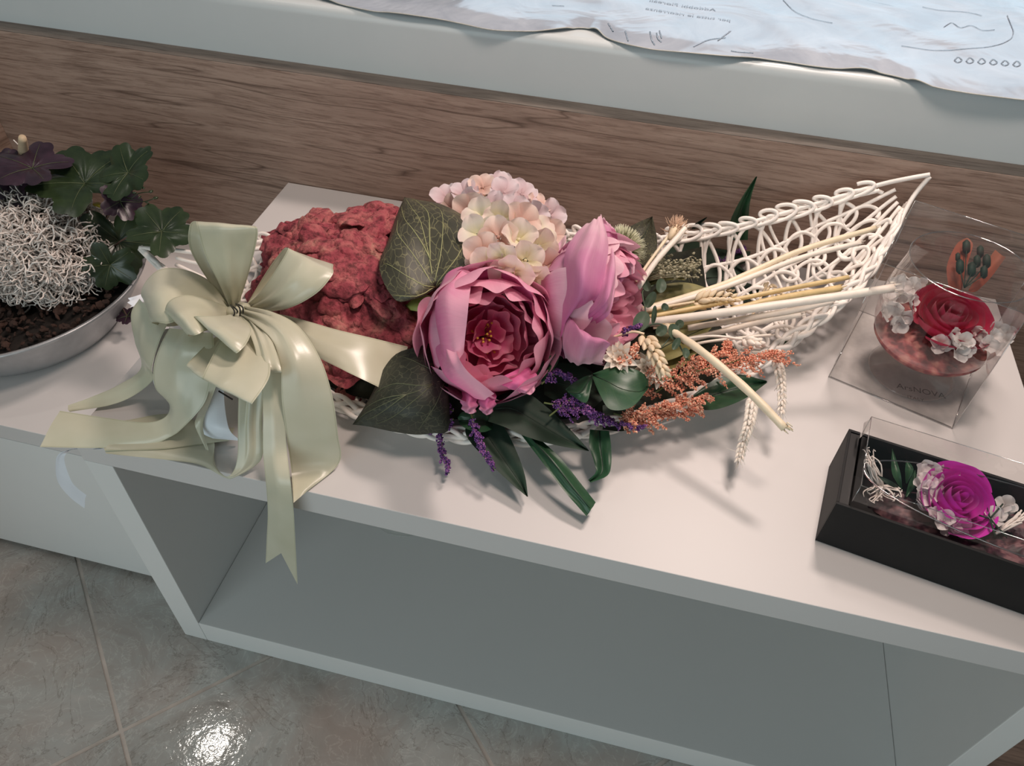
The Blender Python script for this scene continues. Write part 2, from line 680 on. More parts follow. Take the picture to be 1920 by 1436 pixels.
build('inner_tangle', sp + bc, grid_faces(14, nn, closed_v=True), simple('shaded_stems', (.16, .14, .13), .9, .6, 160, 1, 150), bush, kind='stuff')
mb = MB()
for q in range(7):
    a = q * .9
    mb.add(*tube(cr([(PC[0] + .03 * math.cos(a) + .03, PC[1] + .03 * math.sin(a), LZ + .07), bc + np.array([.03 * math.cos(a), .03 * math.sin(a), -.02])], 5), .002, 5))
build('stem_base', *mb.get(), M['bark'], bush)


# lobed ivy-like leaves
def leaf_mat(name, dark, light, vein, rough=.38, net=30, netw=.25, lines=6, trans=.08, linew=.35, rad=False):
    t = NT(name)
    uv = t.coord('UV')
    sx = t.n('ShaderNodeSeparateXYZ')
    t.l(uv, sx.inputs[0])
    n = t.noise(t.coord('Object'), 30, 4)
    c = t.ramp(n, [(.3, dark), (.7, light)])
    u = t.math('ABSOLUTE', t.math('SUBTRACT', sx.outputs[0], .5))
    if lines:
        fr = t.math('FRACT', t.math('MULTIPLY', t.math('SUBTRACT', sx.outputs[1], t.math('MULTIPLY', u, .75)), lines))
        d = t.math('ABSOLUTE', t.math('SUBTRACT', fr, .5))
        side = t.ramp(d, [(.0, (linew,) * 3), (.045, (0, 0, 0))])
        mid = t.ramp(u, [(.0, (.9,) * 3), (.018, (0, 0, 0))])
        c = t.mix(t.mix(1.0, side, mid, 'ADD'), c, vein)
    if net:
        vo = t.n('ShaderNodeTexVoronoi', feature='DISTANCE_TO_EDGE')
        vo.inputs['Scale'].default_value = net
        wv = t.n('ShaderNodeVectorMath', operation='ADD')
        nz = t.n('ShaderNodeTexNoise')
        nz.inputs['Scale'].default_value = 8
        t.l(uv, nz.inputs[0])
        sc_ = t.n('ShaderNodeVectorMath', operation='SCALE')
        sc_.inputs[3].default_value = .12
        t.l(nz.outputs['Color'], sc_.inputs[0])
        t.l(uv, wv.inputs[0])
        t.l(sc_.outputs[0], wv.inputs[1])
        t.l(wv.outputs[0], vo.inputs['Vector'])
        f = t.ramp(vo.outputs[0], [(0, (netw,) * 3), (.05, (0, 0, 0))])
        c = t.mix(f, c, vein)
    t.base(c)
    t.set(Roughness=rough, Specular_IOR_Level=.5)
    t.bump(n, .25, .001)
    if trans:
        t.translucent(c, trans)
    return t.m


M['ivy'] = leaf_mat('dark_glossy_ivy_leaf', (.012, .022, .010), (.035, .055, .022), (.06, .08, .035), .28, 0, 0, 0, .05)
M['ivy_purple'] = leaf_mat('purple_black_leaf', (.020, .010, .018), (.055, .028, .045), (.06, .04, .05), .3, 0, 0, 0, .05)


def lobed_leaf(px, py, z, rpx, rot, tilt, mat, parent, seed):
    """scalloped palmate leaf: centre and radius from the photograph, tilt away from facing the viewer"""
    r_ = np.random.default_rng(seed)
    c = S(px, py, z)
    R = rpx * 1.15 * np.linalg.norm(c - CAM) / 1500
    ax = CB * 1.0 + CR * tilt[0] + CU * tilt[1]
    Mx = frame(ax, CU)
    na, nr = 90, 9
    V = [c + Mx[:, 2] * -.25 * R]
    uv = [(.5, .5)]
    for i in range(1, nr):
        for j in range(na):
            a = 2 * PI * j / na
            lob = 1 - .30 * (1 - abs(math.cos(a * 2.5))) ** 1.3 - .10 * (1 - abs(math.sin(a * 7.5 + .6)) ** .7)
            if abs((a - PI) / .5) < 1:
                lob *= .6 + .4 * abs((a - PI) / .5)
            q = i / (nr - 1)
            rr = R * q * lob
            zz = R * (-.25 + .30 * q - .22 * q * q + .05 * q * abs(math.cos(a * 2.5)) + .07 * math.sin(a * 3 + seed) * q * q)
            aa = a + rot
            p = np.array([rr * math.cos(aa), rr * math.sin(aa), zz])
            V.append(c + Mx @ p)
            uv.append((.5 + .5 * q * math.cos(a), .5 + .5 * q * math.sin(a)))
    F = [(0, 1 + (j + 1) % na, 1 + (j) % na) for j in range(na)]
    F += [tuple(1 + x for x in f) for f in grid_faces(nr - 1, na, closed_v=True)]
    o = build('leaf', V, F, mat, parent, uv=uv)
    root = np.array([PC[0] + .1, PC[1] + .08, LZ + .07])
    P_ = cr([root, (root + V[0]) / 2 + np.array([0, 0, .02]), V[0]], 10)
    build('leaf_stalk', *tube(P_, .0013, 5), M['stalk'], parent)
    for s_ in range(5):
        a = rot + s_ * 2 * PI / 5
        j = int(((a - rot) % (2 * PI)) / (2 * PI) * na)
        pts = [V[0]] + [V[1 + (i - 1) * na + j] for i in range(1, nr - 1)]
        pts = [np.array(p_) + Mx[:, 2] * .0003 for p_ in pts]
        build('vein', *tube(pts, np.linspace(.0007, .0002, len(pts)), 4), M['vein'], o)
    return o


M['stalk'] = simple('reddish_stalk', (.13, .07, .05), .6)
M['vein'] = simple('pale_leaf_vein', (.09, .11, .05), .5)
ivy = thing('dark_ivy', 'dark green and purple lobed-leaf plant behind the silver cushion plant', 'plant', (PC[0] + .1, PC[1] + .08, LZ + .07))
for i, (a, b_, z, r_, ro, ti, m_) in enumerate([
        (150, 325, .12, 76, 2.2, (.1, .7), 'ivy'), (228, 315, .13, 52, .8, (-.3, .35), 'ivy'), (300, 425, .10, 52, 1.0, (.2, .5), 'ivy'),
        (55, 300, .14, 55, 2.8, (.2, .9), 'ivy_purple'), (40, 345, .09, 60, 1.5, (-.1, .3), 'ivy'), (228, 375, .09, 32, -1.2, (.9, .1), 'ivy_purple'),
        (222, 450, .02, 58, -1.3, (.5, -.1), 'ivy'), (205, 500, .0, 40, -1.8, (.4, -.5), 'ivy'), (236, 590, -.09, 17, 3.6, (0, .5), 'ivy_purple'),
        (8, 308, .13, 34, 2.8, (.3, .6), 'ivy_purple'), (10, 370, .09, 36, 2.2, (0, .2), 'ivy_purple')]):
    lobed_leaf(a, b_, z, r_, ro, ti, M[m_], ivy, i + 3)
M['yellow'] = simple('yellow_leaf', (.45, .33, .03), .5)
V, F, uv = patch([[S(170, 383, .05)] * 3, [S(182, 388, .055), S(184, 383, .06), S(186, 379, .055)], [S(203, 394, .05)] * 3], 8, 5)
build('leaf', V, F, M['yellow'], ivy, uv=uv, label='small yellow leaf')
tw = MB()
tw.add(*tube(cr([S(215, 350, .10), S(240, 372, .10), S(262, 362, .11), S(285, 360, .12)], 12), .0008, 4))
tw.add(*tube(cr([S(240, 372, .10), S(268, 378, .11), S(290, 372, .12)], 12), .0008, 4))
for (a, b_) in [(283, 359), (268, 352), (292, 371), (276, 380), (252, 362), (262, 370)]:
    tw.add(*ico(S(a, b_, .115), .0042, (1, .6, .3), frame(rng.normal(size=3))))
build('fine_twig', *tw.get(), M['ivy'], ivy)
M['cork'] = simple('pale_cork', (.62, .47, .31), .7, .1, 50)
ck = thing('corked_stick', 'thin stick with a pale cork tip standing up behind the planter\'s leaves', 'stick', tuple(S(58, 420, LZ + .075)))
b0, b1 = S(45, 292, .12), S(42, 258, .165)
V, F = tube([b0, b0 + (b1 - b0) * .12, b0 + (b1 - b0) * .9, b1], [.0072, .0078, .0058, .0052], 14)
build('cork', V, F, M['cork'], ck)
build('rod', *tube(cr([S(60, 400, -.03), S(62, 330, .07), b0], 8), .0017, 6), M['silver'], ck)
build('pin', *tube([S(25, 262, .15), S(38, 275, .14)], .0008, 5), M['silver'], ck)

# ------------------------------------------------------------ wicker basket
RB = [(262, 465, .062), (318, 468, .066), (390, 474, .068), (470, 458, .07), (600, 432, .075), (800, 425, .08), (1000, 432, .085), (1160, 449, .088), (1230, 446, .092),
      (1300, 437, .10), (1370, 426, .112), (1440, 408, .126), (1510, 388, .141), (1580, 367, .158), (1650, 346, .176), (1700, 335, .19), (1745, 327, .20)]
RF = [(262, 467, .060), (300, 505, .05), (360, 560, .04), (420, 620, .034), (530, 705, .03), (640, 762, .028), (750, 800, .028), (860, 820, .028), (980, 826, .028), (1090, 812, .028), (1200, 788, .03),
      (1310, 748, .035), (1400, 700, .042), (1465, 655, .052), (1530, 605, .068), (1590, 555, .086), (1640, 500, .107), (1675, 445, .132), (1695, 400, .152), (1715, 365, .172), (1745, 329, .198)]
bb = cr([S(*p) for p in RB], 400)
bf = cr([S(*p) for p in RF], 400)


def byx(P_):
    d = np.r_[0, np.cumsum(np.linalg.norm(np.diff(P_, axis=0), axis=1))]
    return P_, d / d[-1]


bb, bbd = byx(bb)
bf, bfd = byx(bf)


def atl(P_, d, s):
    s = np.clip(s, 0, 1)
    return np.stack([np.interp(s, d, P_[:, i]) for i in range(3)], -1)


def bk(s, t, lift=0.0):
    """point of the basket's bowl; s along, t = 0 back rim .. 1 front rim"""
    s = np.asarray(s, dtype=float)
    t = np.asarray(t, dtype=float)
    a, b_ = atl(bb, bbd, s), atl(bf, bfd, s)
    p = a * (1 - t[..., None]) + b_ * t[..., None]
    wd = np.linalg.norm(a - b_, axis=-1)
    dep = np.minimum(wd * .30, .085) * (1 - (2 * t - 1) ** 2) ** .8
    z = p[..., 2] - dep
    z = np.where(z < .012, .012 + (z - .012) * .06, z)
    p = p.copy()
    p[..., 2] = np.maximum(z, .005) + lift
    return p


bt = thing('wicker_basket', 'long boat-shaped white wicker basket of open looped cane holding flowers', 'basket', (-.2, .8, 0.0))
cane = .0026
for e, (P_, d_) in enumerate(((bb, bbd), (bf, bfd))):
    # rim rod with an over-and-under scallop braid around it
    build('rim_rod', *tube(P_[::2], .0034, 7), M['wicker'], bt)
    d3 = np.gradient(P_, axis=0)
    d3 /= np.linalg.norm(d3, axis=1)[:, None]
    if e == 1:
        for q in range(4):                       # thick plaited front rim
            s_ = np.linspace(.0, .955, 900)
            ph = 2 * PI * 13 * s_ + q * PI / 2
            C_ = atl(P_, d_, s_)
            T_ = atl(d3, d_, s_)
            side = np.cross(T_, CB)
            side /= np.linalg.norm(side, axis=1)[:, None]
            amp = .0085 * np.clip((1 - s_) * 7, .25, 1) * np.clip(s_ * 9, .1, 1)
            P2 = C_ + side * (amp * np.sin(ph) - .003)[:, None] + CB * (amp * .5 * np.sin(ph * 2 + q))[:, None]
            P2[:, 2] = np.maximum(P2[:, 2], .006)
            build('rim_braid', *tube(P2, .0036, 6), M['wicker'], bt)
    else:
        for q in range(2):                       # scallops tied over the thin back rim
            s_ = np.linspace(.10, .93, 1400)
            ph = 2 * PI * 21 * s_ + q * PI
            C_ = atl(P_, d_, s_ + .020 * np.sin(ph * 1 + .6 + .3 * np.sin(s_ * 60)))
            T_ = atl(d3, d_, s_)
            side = np.cross(T_, CB)
            side /= np.linalg.norm(side, axis=1)[:, None]
            P2 = C_ + side * ((.0095 + .002 * np.sin(s_ * 47)) * np.cos(ph) - .001)[:, None] + CB * (.004 * np.sin(ph))[:, None]
            build('rim_braid', *tube(P2, .0030, 6), M['wicker'], bt)
for tt in (.14, .32, .5, .68, .86):
    s_ = np.linspace(.05, .962, 160)
    build('long_rod', *tube(bk(s_, np.full(160, tt) + .012 * np.sin(s_ * 40 + tt * 9)), .0030, 6), M['wicker'], bt)
for q, (tc, am, npz, ph0) in enumerate([(.13, .14, 24, 0.), (.30, .15, 23, 1.4), (.48, .15, 24, 2.5), (.66, .15, 23, .8), (.84, .14, 24, 3.9)]):
    u = np.linspace(0, 2 * PI * npz, 2000)
    s_ = .10 + .83 * u / u[-1] + .0175 * np.cos(u + ph0)
    t_ = tc + am * np.sin(u + ph0) + .02 * np.sin(u * .37 + q)
    P2 = bk(np.clip(s_, 0, .965), np.clip(t_, .0, 1.0))
    P2[:, 2] += .0026 * np.sin(u * 2 + q)
    build('looped_cane', *tube(P2, .0030, 6), M['wicker'], bt)
for k in range(36):
    s0 = .10 + k * .0232
    t_ = np.linspace(.0, 1.0, 22)
    s_ = s0 + .010 * np.sin(t_ * PI * 2 + k) + (.02 if k % 2 else -.02) * (t_ - .5)
    build('cross_rib', *tube(bk(np.clip(s_, 0, .97), t_), .0026, 5), M['wicker'], bt)
mb = MB()
for q in range(3):
    s_ = np.linspace(.14, .975, 160)
    P2 = atl(bf, bfd, s_)
    P2[:, 2] -= .008 + .007 * q
    P2[:, 2] = np.maximum(P2[:, 2], .006)
    P2[:, 1] += .004 + .006 * q
    mb.add(*tube(P2, .0030, 6))
build('side_band', *mb.get(), M['wicker'], bt)

# dark moss filling that the stems are pushed into
M['moss'] = simple('dark_dry_moss', (.018, .020, .012), .95, .6, 60, 1, 90)
ms, mv = 60, 26
sg = np.linspace(.25, .72, ms)
V = []
for i, s0 in enumerate(sg):
    for t0 in np.linspace(.06, .90, mv):
        p = bk(np.array([s0]), np.array([t0]))[0]
        e_ = min(1, min(i, ms - 1 - i) / 8) * math.sin(PI * (t0 - .06) / .84) ** .5
        p[2] += .006 + .040 * e_ + rng.uniform(0, .004)
        V.append(p)
mo = build('moss_filling', V, grid_faces(ms, mv), M['moss'])
tag(mo, 'dark dry moss bed in the wicker basket under the flowers', 'moss')
mo['kind'] = 'stuff'

# ------------------------------------------------------------ red bracket fungus / bark piece
from mathutils import noise as mnoise
fu = NT('crimson_dyed_bark')
v = fu.coord('Object')
n1 = fu.noise(v, 22, 5, .6, .5)
n2 = fu.noise(v, 110, 6, .7)
c = fu.ramp(n1, [(.30, (.16, .025, .032)), (.46, (.38, .062, .085)), (.58, (.50, .14, .14)), (.72, (.56, .31, .23))])
c = fu.mix(.8, c, fu.ramp(n2, [(.36, (.22, .17, .17)), (.54, (1.05, 1.05, 1.05))]), 'MULTIPLY')  # fine dark noise puts crevice shade into the bark colour
fu.base(c)
fu.set(Roughness=.8)
fu.bump(fu.math('ADD', n2, n1), .9, .004)
M['fungus'] = fu.m
out = [(478, 545), (466, 520), (486, 470), (492, 430), (524, 406), (600, 386), (660, 392), (700, 385), (750, 378), (800, 400), (830, 470), (835, 560), (812, 625), (790, 655),
       (745, 650), (700, 650), (668, 672), (640, 690), (606, 672), (560, 635), (510, 600)]
oc = cr([S(a, b_, .075) for a, b_ in out], 160, closed=True)
cen = S(650, 530, .075)
nr = 70
mb = MB()


def fn(p, f, o=4):
    return mnoise.fractal(Vector(p) * f, 1.0, 2.0, o)


V = []
for i in range(nr):
    q = i / (nr - 1)
    for j in range(160):
        p = cen + (oc[j] - cen) * q
        h = .085 * (1 - q ** 2.4) + .006
        w_ = mnoise.voronoi(Vector(p) * 24)[0]
        h += .020 * (w_[1] - w_[0]) * (1 - q ** 6) + .012 * fn(p, 40)
        # front part sinks into the basket
        h -= .055 * max(0.0, min(1.0, (cen[1] - .06 - p[1]) / .10))
        rad = 1 + .035 * fn((p[0] * 1, p[1], 5), 30) * q
        pp = cen + (p - cen) * rad
        V.append((pp[0], pp[1], .035 + max(h, .002)))
mb.add(V, grid_faces(nr, 160, closed_v=True))
for k in range(260):
    j = rng.integers(160)
    q = math.sqrt(rng.uniform(.0, 1.0))
    p = cen + (oc[j] - cen) * q * .97
    h = .035 + .085 * (1 - q ** 2.4) - .055 * max(0, min(1, (cen[1] - .06 - p[1]) / .10))
    p = np.array([p[0], p[1], h + rng.uniform(.004, .018)])
    R_ = rng.uniform(.010, .030)
    outw = (oc[j] - cen) / np.linalg.norm(oc[j] - cen)
    ax = np.array([0, 0, 1.0]) + outw * rng.uniform(.0, .55) + CB * .3 + rng.normal(size=3) * .22
    Mx = frame(ax, rng.normal(size=3))
    na = 26
    prof = [(0, .25), (.3, .24), (.6, .18), (.85, .06), (1.0, -.10), (1.02, -.17), (.85, -.16), (.5, -.12)]
    vv = []
    for (pr_, pz_) in prof:
        for a in range(na):
            an = 2 * PI * a / na
            lb = 1 + .16 * math.sin(an * 2 + k) + .09 * math.sin(an * 3 + k * 2) + .05 * math.sin(an * 7 + k * 1.7)
            loc = np.array([pr_ * lb * R_ * math.cos(an), pr_ * lb * R_ * math.sin(an) * .8, pz_ * R_ * .9 + .07 * R_ * math.sin(an * 3 + k) * pr_])
            x = p + Mx @ loc
            dn = .0042 * fn(x, 75, 3)
            vv.append(x + Mx[:, 2] * dn)
    mb.add(vv, grid_faces(len(prof), na, closed_v=True))
fb = build('dyed_bark_piece', *mb.get(), M['fungus'])
tag(fb, 'crumpled crimson-dyed bark lump in the basket behind the sage ribbon', 'bark')

# ------------------------------------------------------------ ribbons
def pt(p):
    if len(p) == 4:
        return SY(p[0], p[1], p[3])
    return S(*p)


def strip(rows, nu=40, nv=9, bulge=0.0):
    R = []
    for r in rows:
        L, Rr = pt(r[0]), pt(r[1])
        b = r[2] if len(r) > 2 else bulge
        m = (L + Rr) / 2 + CB * b
        R.append([L, L * .75 + Rr * .25 + CB * b * .7, m, L * .25 + Rr * .75 + CB * b * .7, Rr])
    return patch(R, nu, nv)


KN = (441, 584)
bow = thing('satin_bow', 'large sage-green satin bow with long tails tied on the left end of the white basket', 'bow', tuple(S(441, 640, .002)))


def loop(name, rows, nu=48, nv=11, bulge=0.006, mat='satin', parent=bow):
    V, F, uv = strip(rows, nu, nv, bulge)
    # gather creases close to the knot and slight waviness
    q = uv[:, 1]
    V = V + CB[None, :] * (0.0060 * np.sin(uv[:, 0] * 15 + q * 3) * (np.exp(-q * 5) + (np.exp(-(1 - q) * 5) if name == 'bow_loop' else 0)))[:, None]
    V = V + CB[None, :] * (0.0010 * np.sin(uv[:, 0] * 6 + q * 9 + len(rows)))[:, None]
    return build(name, V, F, M[mat], parent, uv=uv)


loop('bow_loop', [((436, 582, .10), (447, 578, .10)), ((411, 532, .145), (464, 522, .15), .012), ((384, 475, .19), (478, 465, .20), .010), ((371, 428, .225), (483, 434, .23), .008),
                  ((367, 415, .222), (478, 424, .232), .004), ((356, 426, .19), (468, 430, .20), -.004), ((358, 470, .165), (458, 480, .16), -.01), ((400, 540, .12), (452, 540, .12), -.004), ((437, 586, .09), (446, 584, .09))])
loop('bow_loop', [((460, 576, .10), (468, 586, .10)), ((492, 543, .14), (535, 580, .14), .010), ((518, 505, .17), (590, 552, .165), .012), ((539, 470, .19), (621, 518, .18), .006),
                  ((539, 465, .186), (624, 503, .178), .0), ((530, 470, .165), (618, 496, .16), -.006), ((500, 510, .135), (560, 530, .13), -.008), ((462, 572, .095), (470, 578, .095))])
loop('bow_loop', [((432, 572, .095), (428, 588, .095)), ((395, 528, .125), (388, 585, .13), .008), ((345, 505, .145), (350, 592, .15), .014), ((300, 505, .15), (318, 606, .155), .014),
                  ((272, 532, .14), (292, 604, .145), .008), ((268, 558, .125), (286, 606, .125), .0), ((300, 560, .105), (318, 612, .105), -.004), ((380, 570, .09), (380, 600, .09)), ((430, 584, .085), (430, 590, .085))])
loop('bow_loop', [((434, 578, .115), (428, 594, .115)), ((398, 564, .145), (402, 606, .15), .008), ((352, 553, .165), (385, 618, .168), .012), ((320, 562, .172), (366, 628, .172), .008),
                  ((311, 584, .16), (352, 627, .16), .0), ((330, 600, .14), (360, 630, .14), -.004), ((385, 600, .11), (395, 615, .11)), ((430, 588, .095), (434, 594, .095))])
loop('bow_loop', [((446, 586, .125), (462, 598, .125)), ((425, 591, .15), (472, 618, .155), .008), ((398, 592, .172), (463, 642, .17), .012), ((372, 592, .178), (446, 660, .172), .006),
                  ((364, 596, .17), (440, 660, .165), .0), ((385, 610, .145), (440, 645, .14), -.004), ((440, 592, .11), (455, 606, .11))])
loop('bow_loop', [((432, 615, .115), (474, 622, .115)), ((412, 645, .14), (498, 655, .142), .004), ((392, 680, .152), (506, 702, .152), .006), ((380, 706, .150), (474, 754, .150), .004),
                  ((383, 708, .142), (474, 750, .142)), ((405, 680, .125), (480, 715, .125)), ((430, 630, .10), (470, 640, .10))], bulge=.002)
loop('bow_loop', [((402, 632, .12), (442, 630, .12)), ((378, 656, .125), (415, 668, .125)), ((352, 682, .128), (382, 704, .128)), ((356, 684, .12), (384, 704, .12)), ((400, 650, .10), (430, 650, .10))], 20, 5, bulge=.001)
loop('bow_loop', [((452, 588, .12), (464, 584, .12)), ((464, 614, .145), (498, 616, .145), .004), ((478, 652, .150), (518, 660, .150), .004), ((484, 688, .146), (527, 696, .146), .0),
                  ((492, 696, .136), (527, 696, .136), -.004), ((502, 680, .125), (524, 676, .125), -.003), ((500, 640, .12), (515, 630, .12)), ((462, 590, .11), (470, 586, .11))])
loop('bow_tail', [((452, 592, .125), (461, 574, .125)), ((482, 610, .148), (512, 585, .150), .004), ((512, 640, .150), (560, 612, .150), .006), ((526, 690, .135), (600, 672, .135), .006),
                  ((529, 751, .10), (623, 741, .10), .004), ((538, 820, .055), (634, 815, .052), .002), ((546, 880, .012), (636, 868, .008), 0), ((550, 943, -.020, .455), (575, 922, -.0, .4765), 0)], 50, 9)
# long hanging tail with a notched end
rows = [((478, 640, .115), (520, 640, .115)), ((488, 690, .11), (527, 700, .11)), ((493, 770, .085), (533, 770, .085)), ((493, 844, .045), (538, 844, .045)),
        ((499, 910, 0, .468), (545, 905, 0, .468)), ((502, 960, 0, .464), (550, 950, 0, .460)), ((500, 1010, 0, .458), (553, 1000, 0, .456))]
R = []
for a, b_ in rows:
    L, Rr = pt(a), pt(b_)
    R.append([L, (L + Rr) / 2 + CB * .004, Rr])
R.append([pt((498, 1056, 0, .455)), pt((527, 1037, 0, .457)), pt((558, 1096, 0, .452))])
Rm_ = np.array(R)
G = np.array([cr(Rm_[:, j], 46) for j in range(3)]).transpose(1, 0, 2)
V = []
for i in range(46):
    for j in range(9):
        u = j / 8 * 2
        k = min(int(u), 1)
        V.append(G[i, k] * (1 - (u - k)) + G[i, k + 1] * (u - k))
uv = [[j / 8, i / 45] for i in range(46) for j in range(9)]
build('bow_tail', V, grid_faces(46, 9), M['satin'], bow, uv=uv)
# far left tails
loop('bow_tail', [((262, 560, .115), (318, 606, .12)), ((247, 590, .10), (300, 640, .11), .004), ((253, 640, .075), (284, 690, .08), .004), ((264, 690, .045), (286, 712, .045), .002),
                  ((222, 722, .02), (250, 742, .02)), ((170, 745, .01), (205, 760, .008)), ((127, 760, .005), (131, 772, .004))], 50, 7, bulge=.002)
loop('bow_tail', [((318, 615, .12), (402, 625, .125)), ((300, 650, .11), (402, 660, .12), .008), ((288, 690, .085), (396, 705, .09), .008), ((292, 728, .06), (383, 755, .065), .006),
                  ((318, 757, .035), (345, 800, .035), .006), ((310, 782, .025), (318, 820, .012), .004), ((270, 792, .02), (268, 838, .002), .004), ((190, 782, .016), (170, 840, .004), .003), ((112, 770, .010), (74, 838, .003), .001)], 60, 9)
loop('bow_tail', [((395, 700, .09), (410, 712, .09)), ((372, 775, .05), (392, 760, .05)), ((366, 800, .03), (380, 800, .03)), ((386, 842, .012), (391, 845, .012))], 20, 5, bulge=.001)
loop('bow_tail', [((447, 740, .10), (497, 722, .10)), ((446, 800, .06), (492, 790, .06), .003), ((446, 850, .03), (493, 848, .03), .003), ((440, 880, .014), (480, 872, .012), .004), ((424, 893, .008), (440, 895, .006), .004),
                  ((400, 868, .006), (421, 895, .004), .002), ((398, 824, .004), (374, 871, .004), .001), ((330, 822, .004), (310, 862, .004)), ((250, 826, .004), (240, 855, .004)), ((196, 838, .003), (198, 850, .002))], 60, 9, bulge=.001)
loop('bow_tail', [((196, 845, .0055), (236, 788, .0055)), ((300, 842, .006), (320, 776, .006)), ((368, 834, .006), (400, 800, .006)), ((430, 826, .006), (440, 802, .006))], 30, 7, bulge=.001)
loop('basket_band', [((470, 588, .11), (482, 600, .11)), ((524, 589, .115), (556, 610, .11), .004), ((580, 603, .118), (588, 662, .105), .006), ((632, 618, .115), (640, 692, .10), .004), ((700, 634, .100), (690, 716, .09), .002), ((765, 650, .075), (735, 738, .065), 0)], 40, 9)
build('knot', *tube(cr([S(430, 580, .110), S(438, 588, .12), S(450, 586, .122), S(460, 578, .118), S(450, 572, .110)], 14), [.004, .006, .008, .008, .008, .008, .009, .009, .008, .008, .007, .006, .005, .004], 10), M['satin'], bow)
M['black_wire'] = simple('black_wire', (.015, .015, .015), .4)
wt = MB()
for q in range(4):
    P_ = [S(432 + 5 * q, 572 + 3 * math.sin(q * 2), .142), S(440 + 5 * q, 580 + 4 * math.cos(q), .150), S(438 + 6 * q, 590 + 3 * math.cos(q * 3), .142)]
    wt.add(*tube(cr(P_, 8), .0010, 5))
build('binding_wire', *wt.get(), M['black_wire'], bow)
build('wire_end', *tube([S(410, 733, .06), S(436, 749, .045)], .0011, 6), M['black_wire'], bow)

wr = thing('white_ribbon', 'narrow white ribbon trailing from under the sage bow down over the low cabinet', 'ribbon', tuple(S(300, 760, .0)))
loop('ribbon_tail', [((300, 625, .085), (320, 612, .085)), ((292, 665, .07), (304, 655, .07)), ((286, 700, .05), (297, 700, .05)), ((293, 728, .03), (300, 735, .03)), ((330, 748, .012), (330, 758, .012))], 30, 5, .001, 'white_ribbon', wr)
loop('ribbon_tail', [((396, 690, .08), (430, 690, .08)), ((386, 735, .055), (420, 730, .055)), ((376, 790, .03), (428, 800, .03), .004), ((380, 812, .014), (446, 823, .012), .003), ((400, 822, .008), (447, 826, .006))], 30, 5, .002, 'white_ribbon', wr)
loop('ribbon_tail', [((190, 836, .0), (190, 842, .0)), ((158, 838, 0, .50), (140, 842, 0, .50)), ((112, 850, 0, .49), (124, 850, 0, .485)), ((104, 875, 0, .49), (120, 866, 0, .485)), ((110, 905, 0, .49), (133, 900, 0, .485)), ((132, 932, 0, .49), (146, 915, 0, .485)), ((158, 953, 0, .49), (162, 928, 0, .485))], 40, 5, .001, 'white_ribbon', wr)
loop('ribbon_tail', [((240, 559, .10), (246, 577, .10)), ((262, 553, .10), (264, 568, .10)), ((285, 545, .09), (285, 560, .09))], 10, 5, .001, 'white_ribbon', wr)


# ------------------------------------------------------------ flowers
def petal_mat(name, base, mid, tip, streak=.25, trans=.25, rough=.55, mottled=None):
    t = NT(name)
    uv = t.coord('UV')
    sx = t.n('ShaderNodeSeparateXYZ')
    t.l(uv, sx.inputs[0])
    n = t.noise(t.coord('UV', (14, 1.5, 1)), 3, 4)
    n2 = t.noise(t.coord('Object'), 16, 3)
    f = t.math('ADD', sx.outputs[1], t.math('MULTIPLY', t.math('SUBTRACT', n2, .5), .8))
    f = t.math('ADD', f, t.math('MULTIPLY', t.math('SUBTRACT', n, .5), streak))
    c = t.ramp(f, [(.08, base), (.5, mid), (.95, tip)])
    t.base(c)
    t.set(Roughness=rough, Specular_IOR_Level=.35, Sheen_Weight=.1)
    t.bump(n, .25, .001)
    t.translucent(c, trans)
    return t.m


M['peony_out'] = petal_mat('peony_outer_petal', (.64, .09, .29), (.78, .20, .42), (.88, .44, .58))
M['peony_in'] = petal_mat('peony_inner_petal', (.50, .03, .13), (.72, .13, .30), (.86, .38, .50))
M['peony_mid'] = petal_mat('peony_middle_petal', (.54, .07, .20), (.72, .20, .38), (.86, .42, .54))
M['hyd_lilac'] = petal_mat('hydrangea_lilac_petal', (.68, .48, .50), (.84, .68, .72), (.88, .78, .82), trans=.3)
M['hyd_cream'] = petal_mat('hydrangea_cream_petal', (.86, .80, .52), (.93, .84, .72), (.92, .74, .68), trans=.3)
M['hyd_peach'] = petal_mat('hydrangea_peach_petal', (.74, .46, .38), (.88, .64, .56), (.92, .76, .68), trans=.3)
M['hyd_white'] = petal_mat('white_preserved_petal', (.66, .62, .60), (.80, .77, .75), (.86, .83, .81), trans=.3)
M['lime'] = leaf_mat('lime_green_sepal', (.38, .45, .08), (.52, .58, .15), (.6, .62, .25), .45, 0, 0, 5, .2)
M['stamen'] = simple('golden_stamen', (.65, .42, .06), .6)


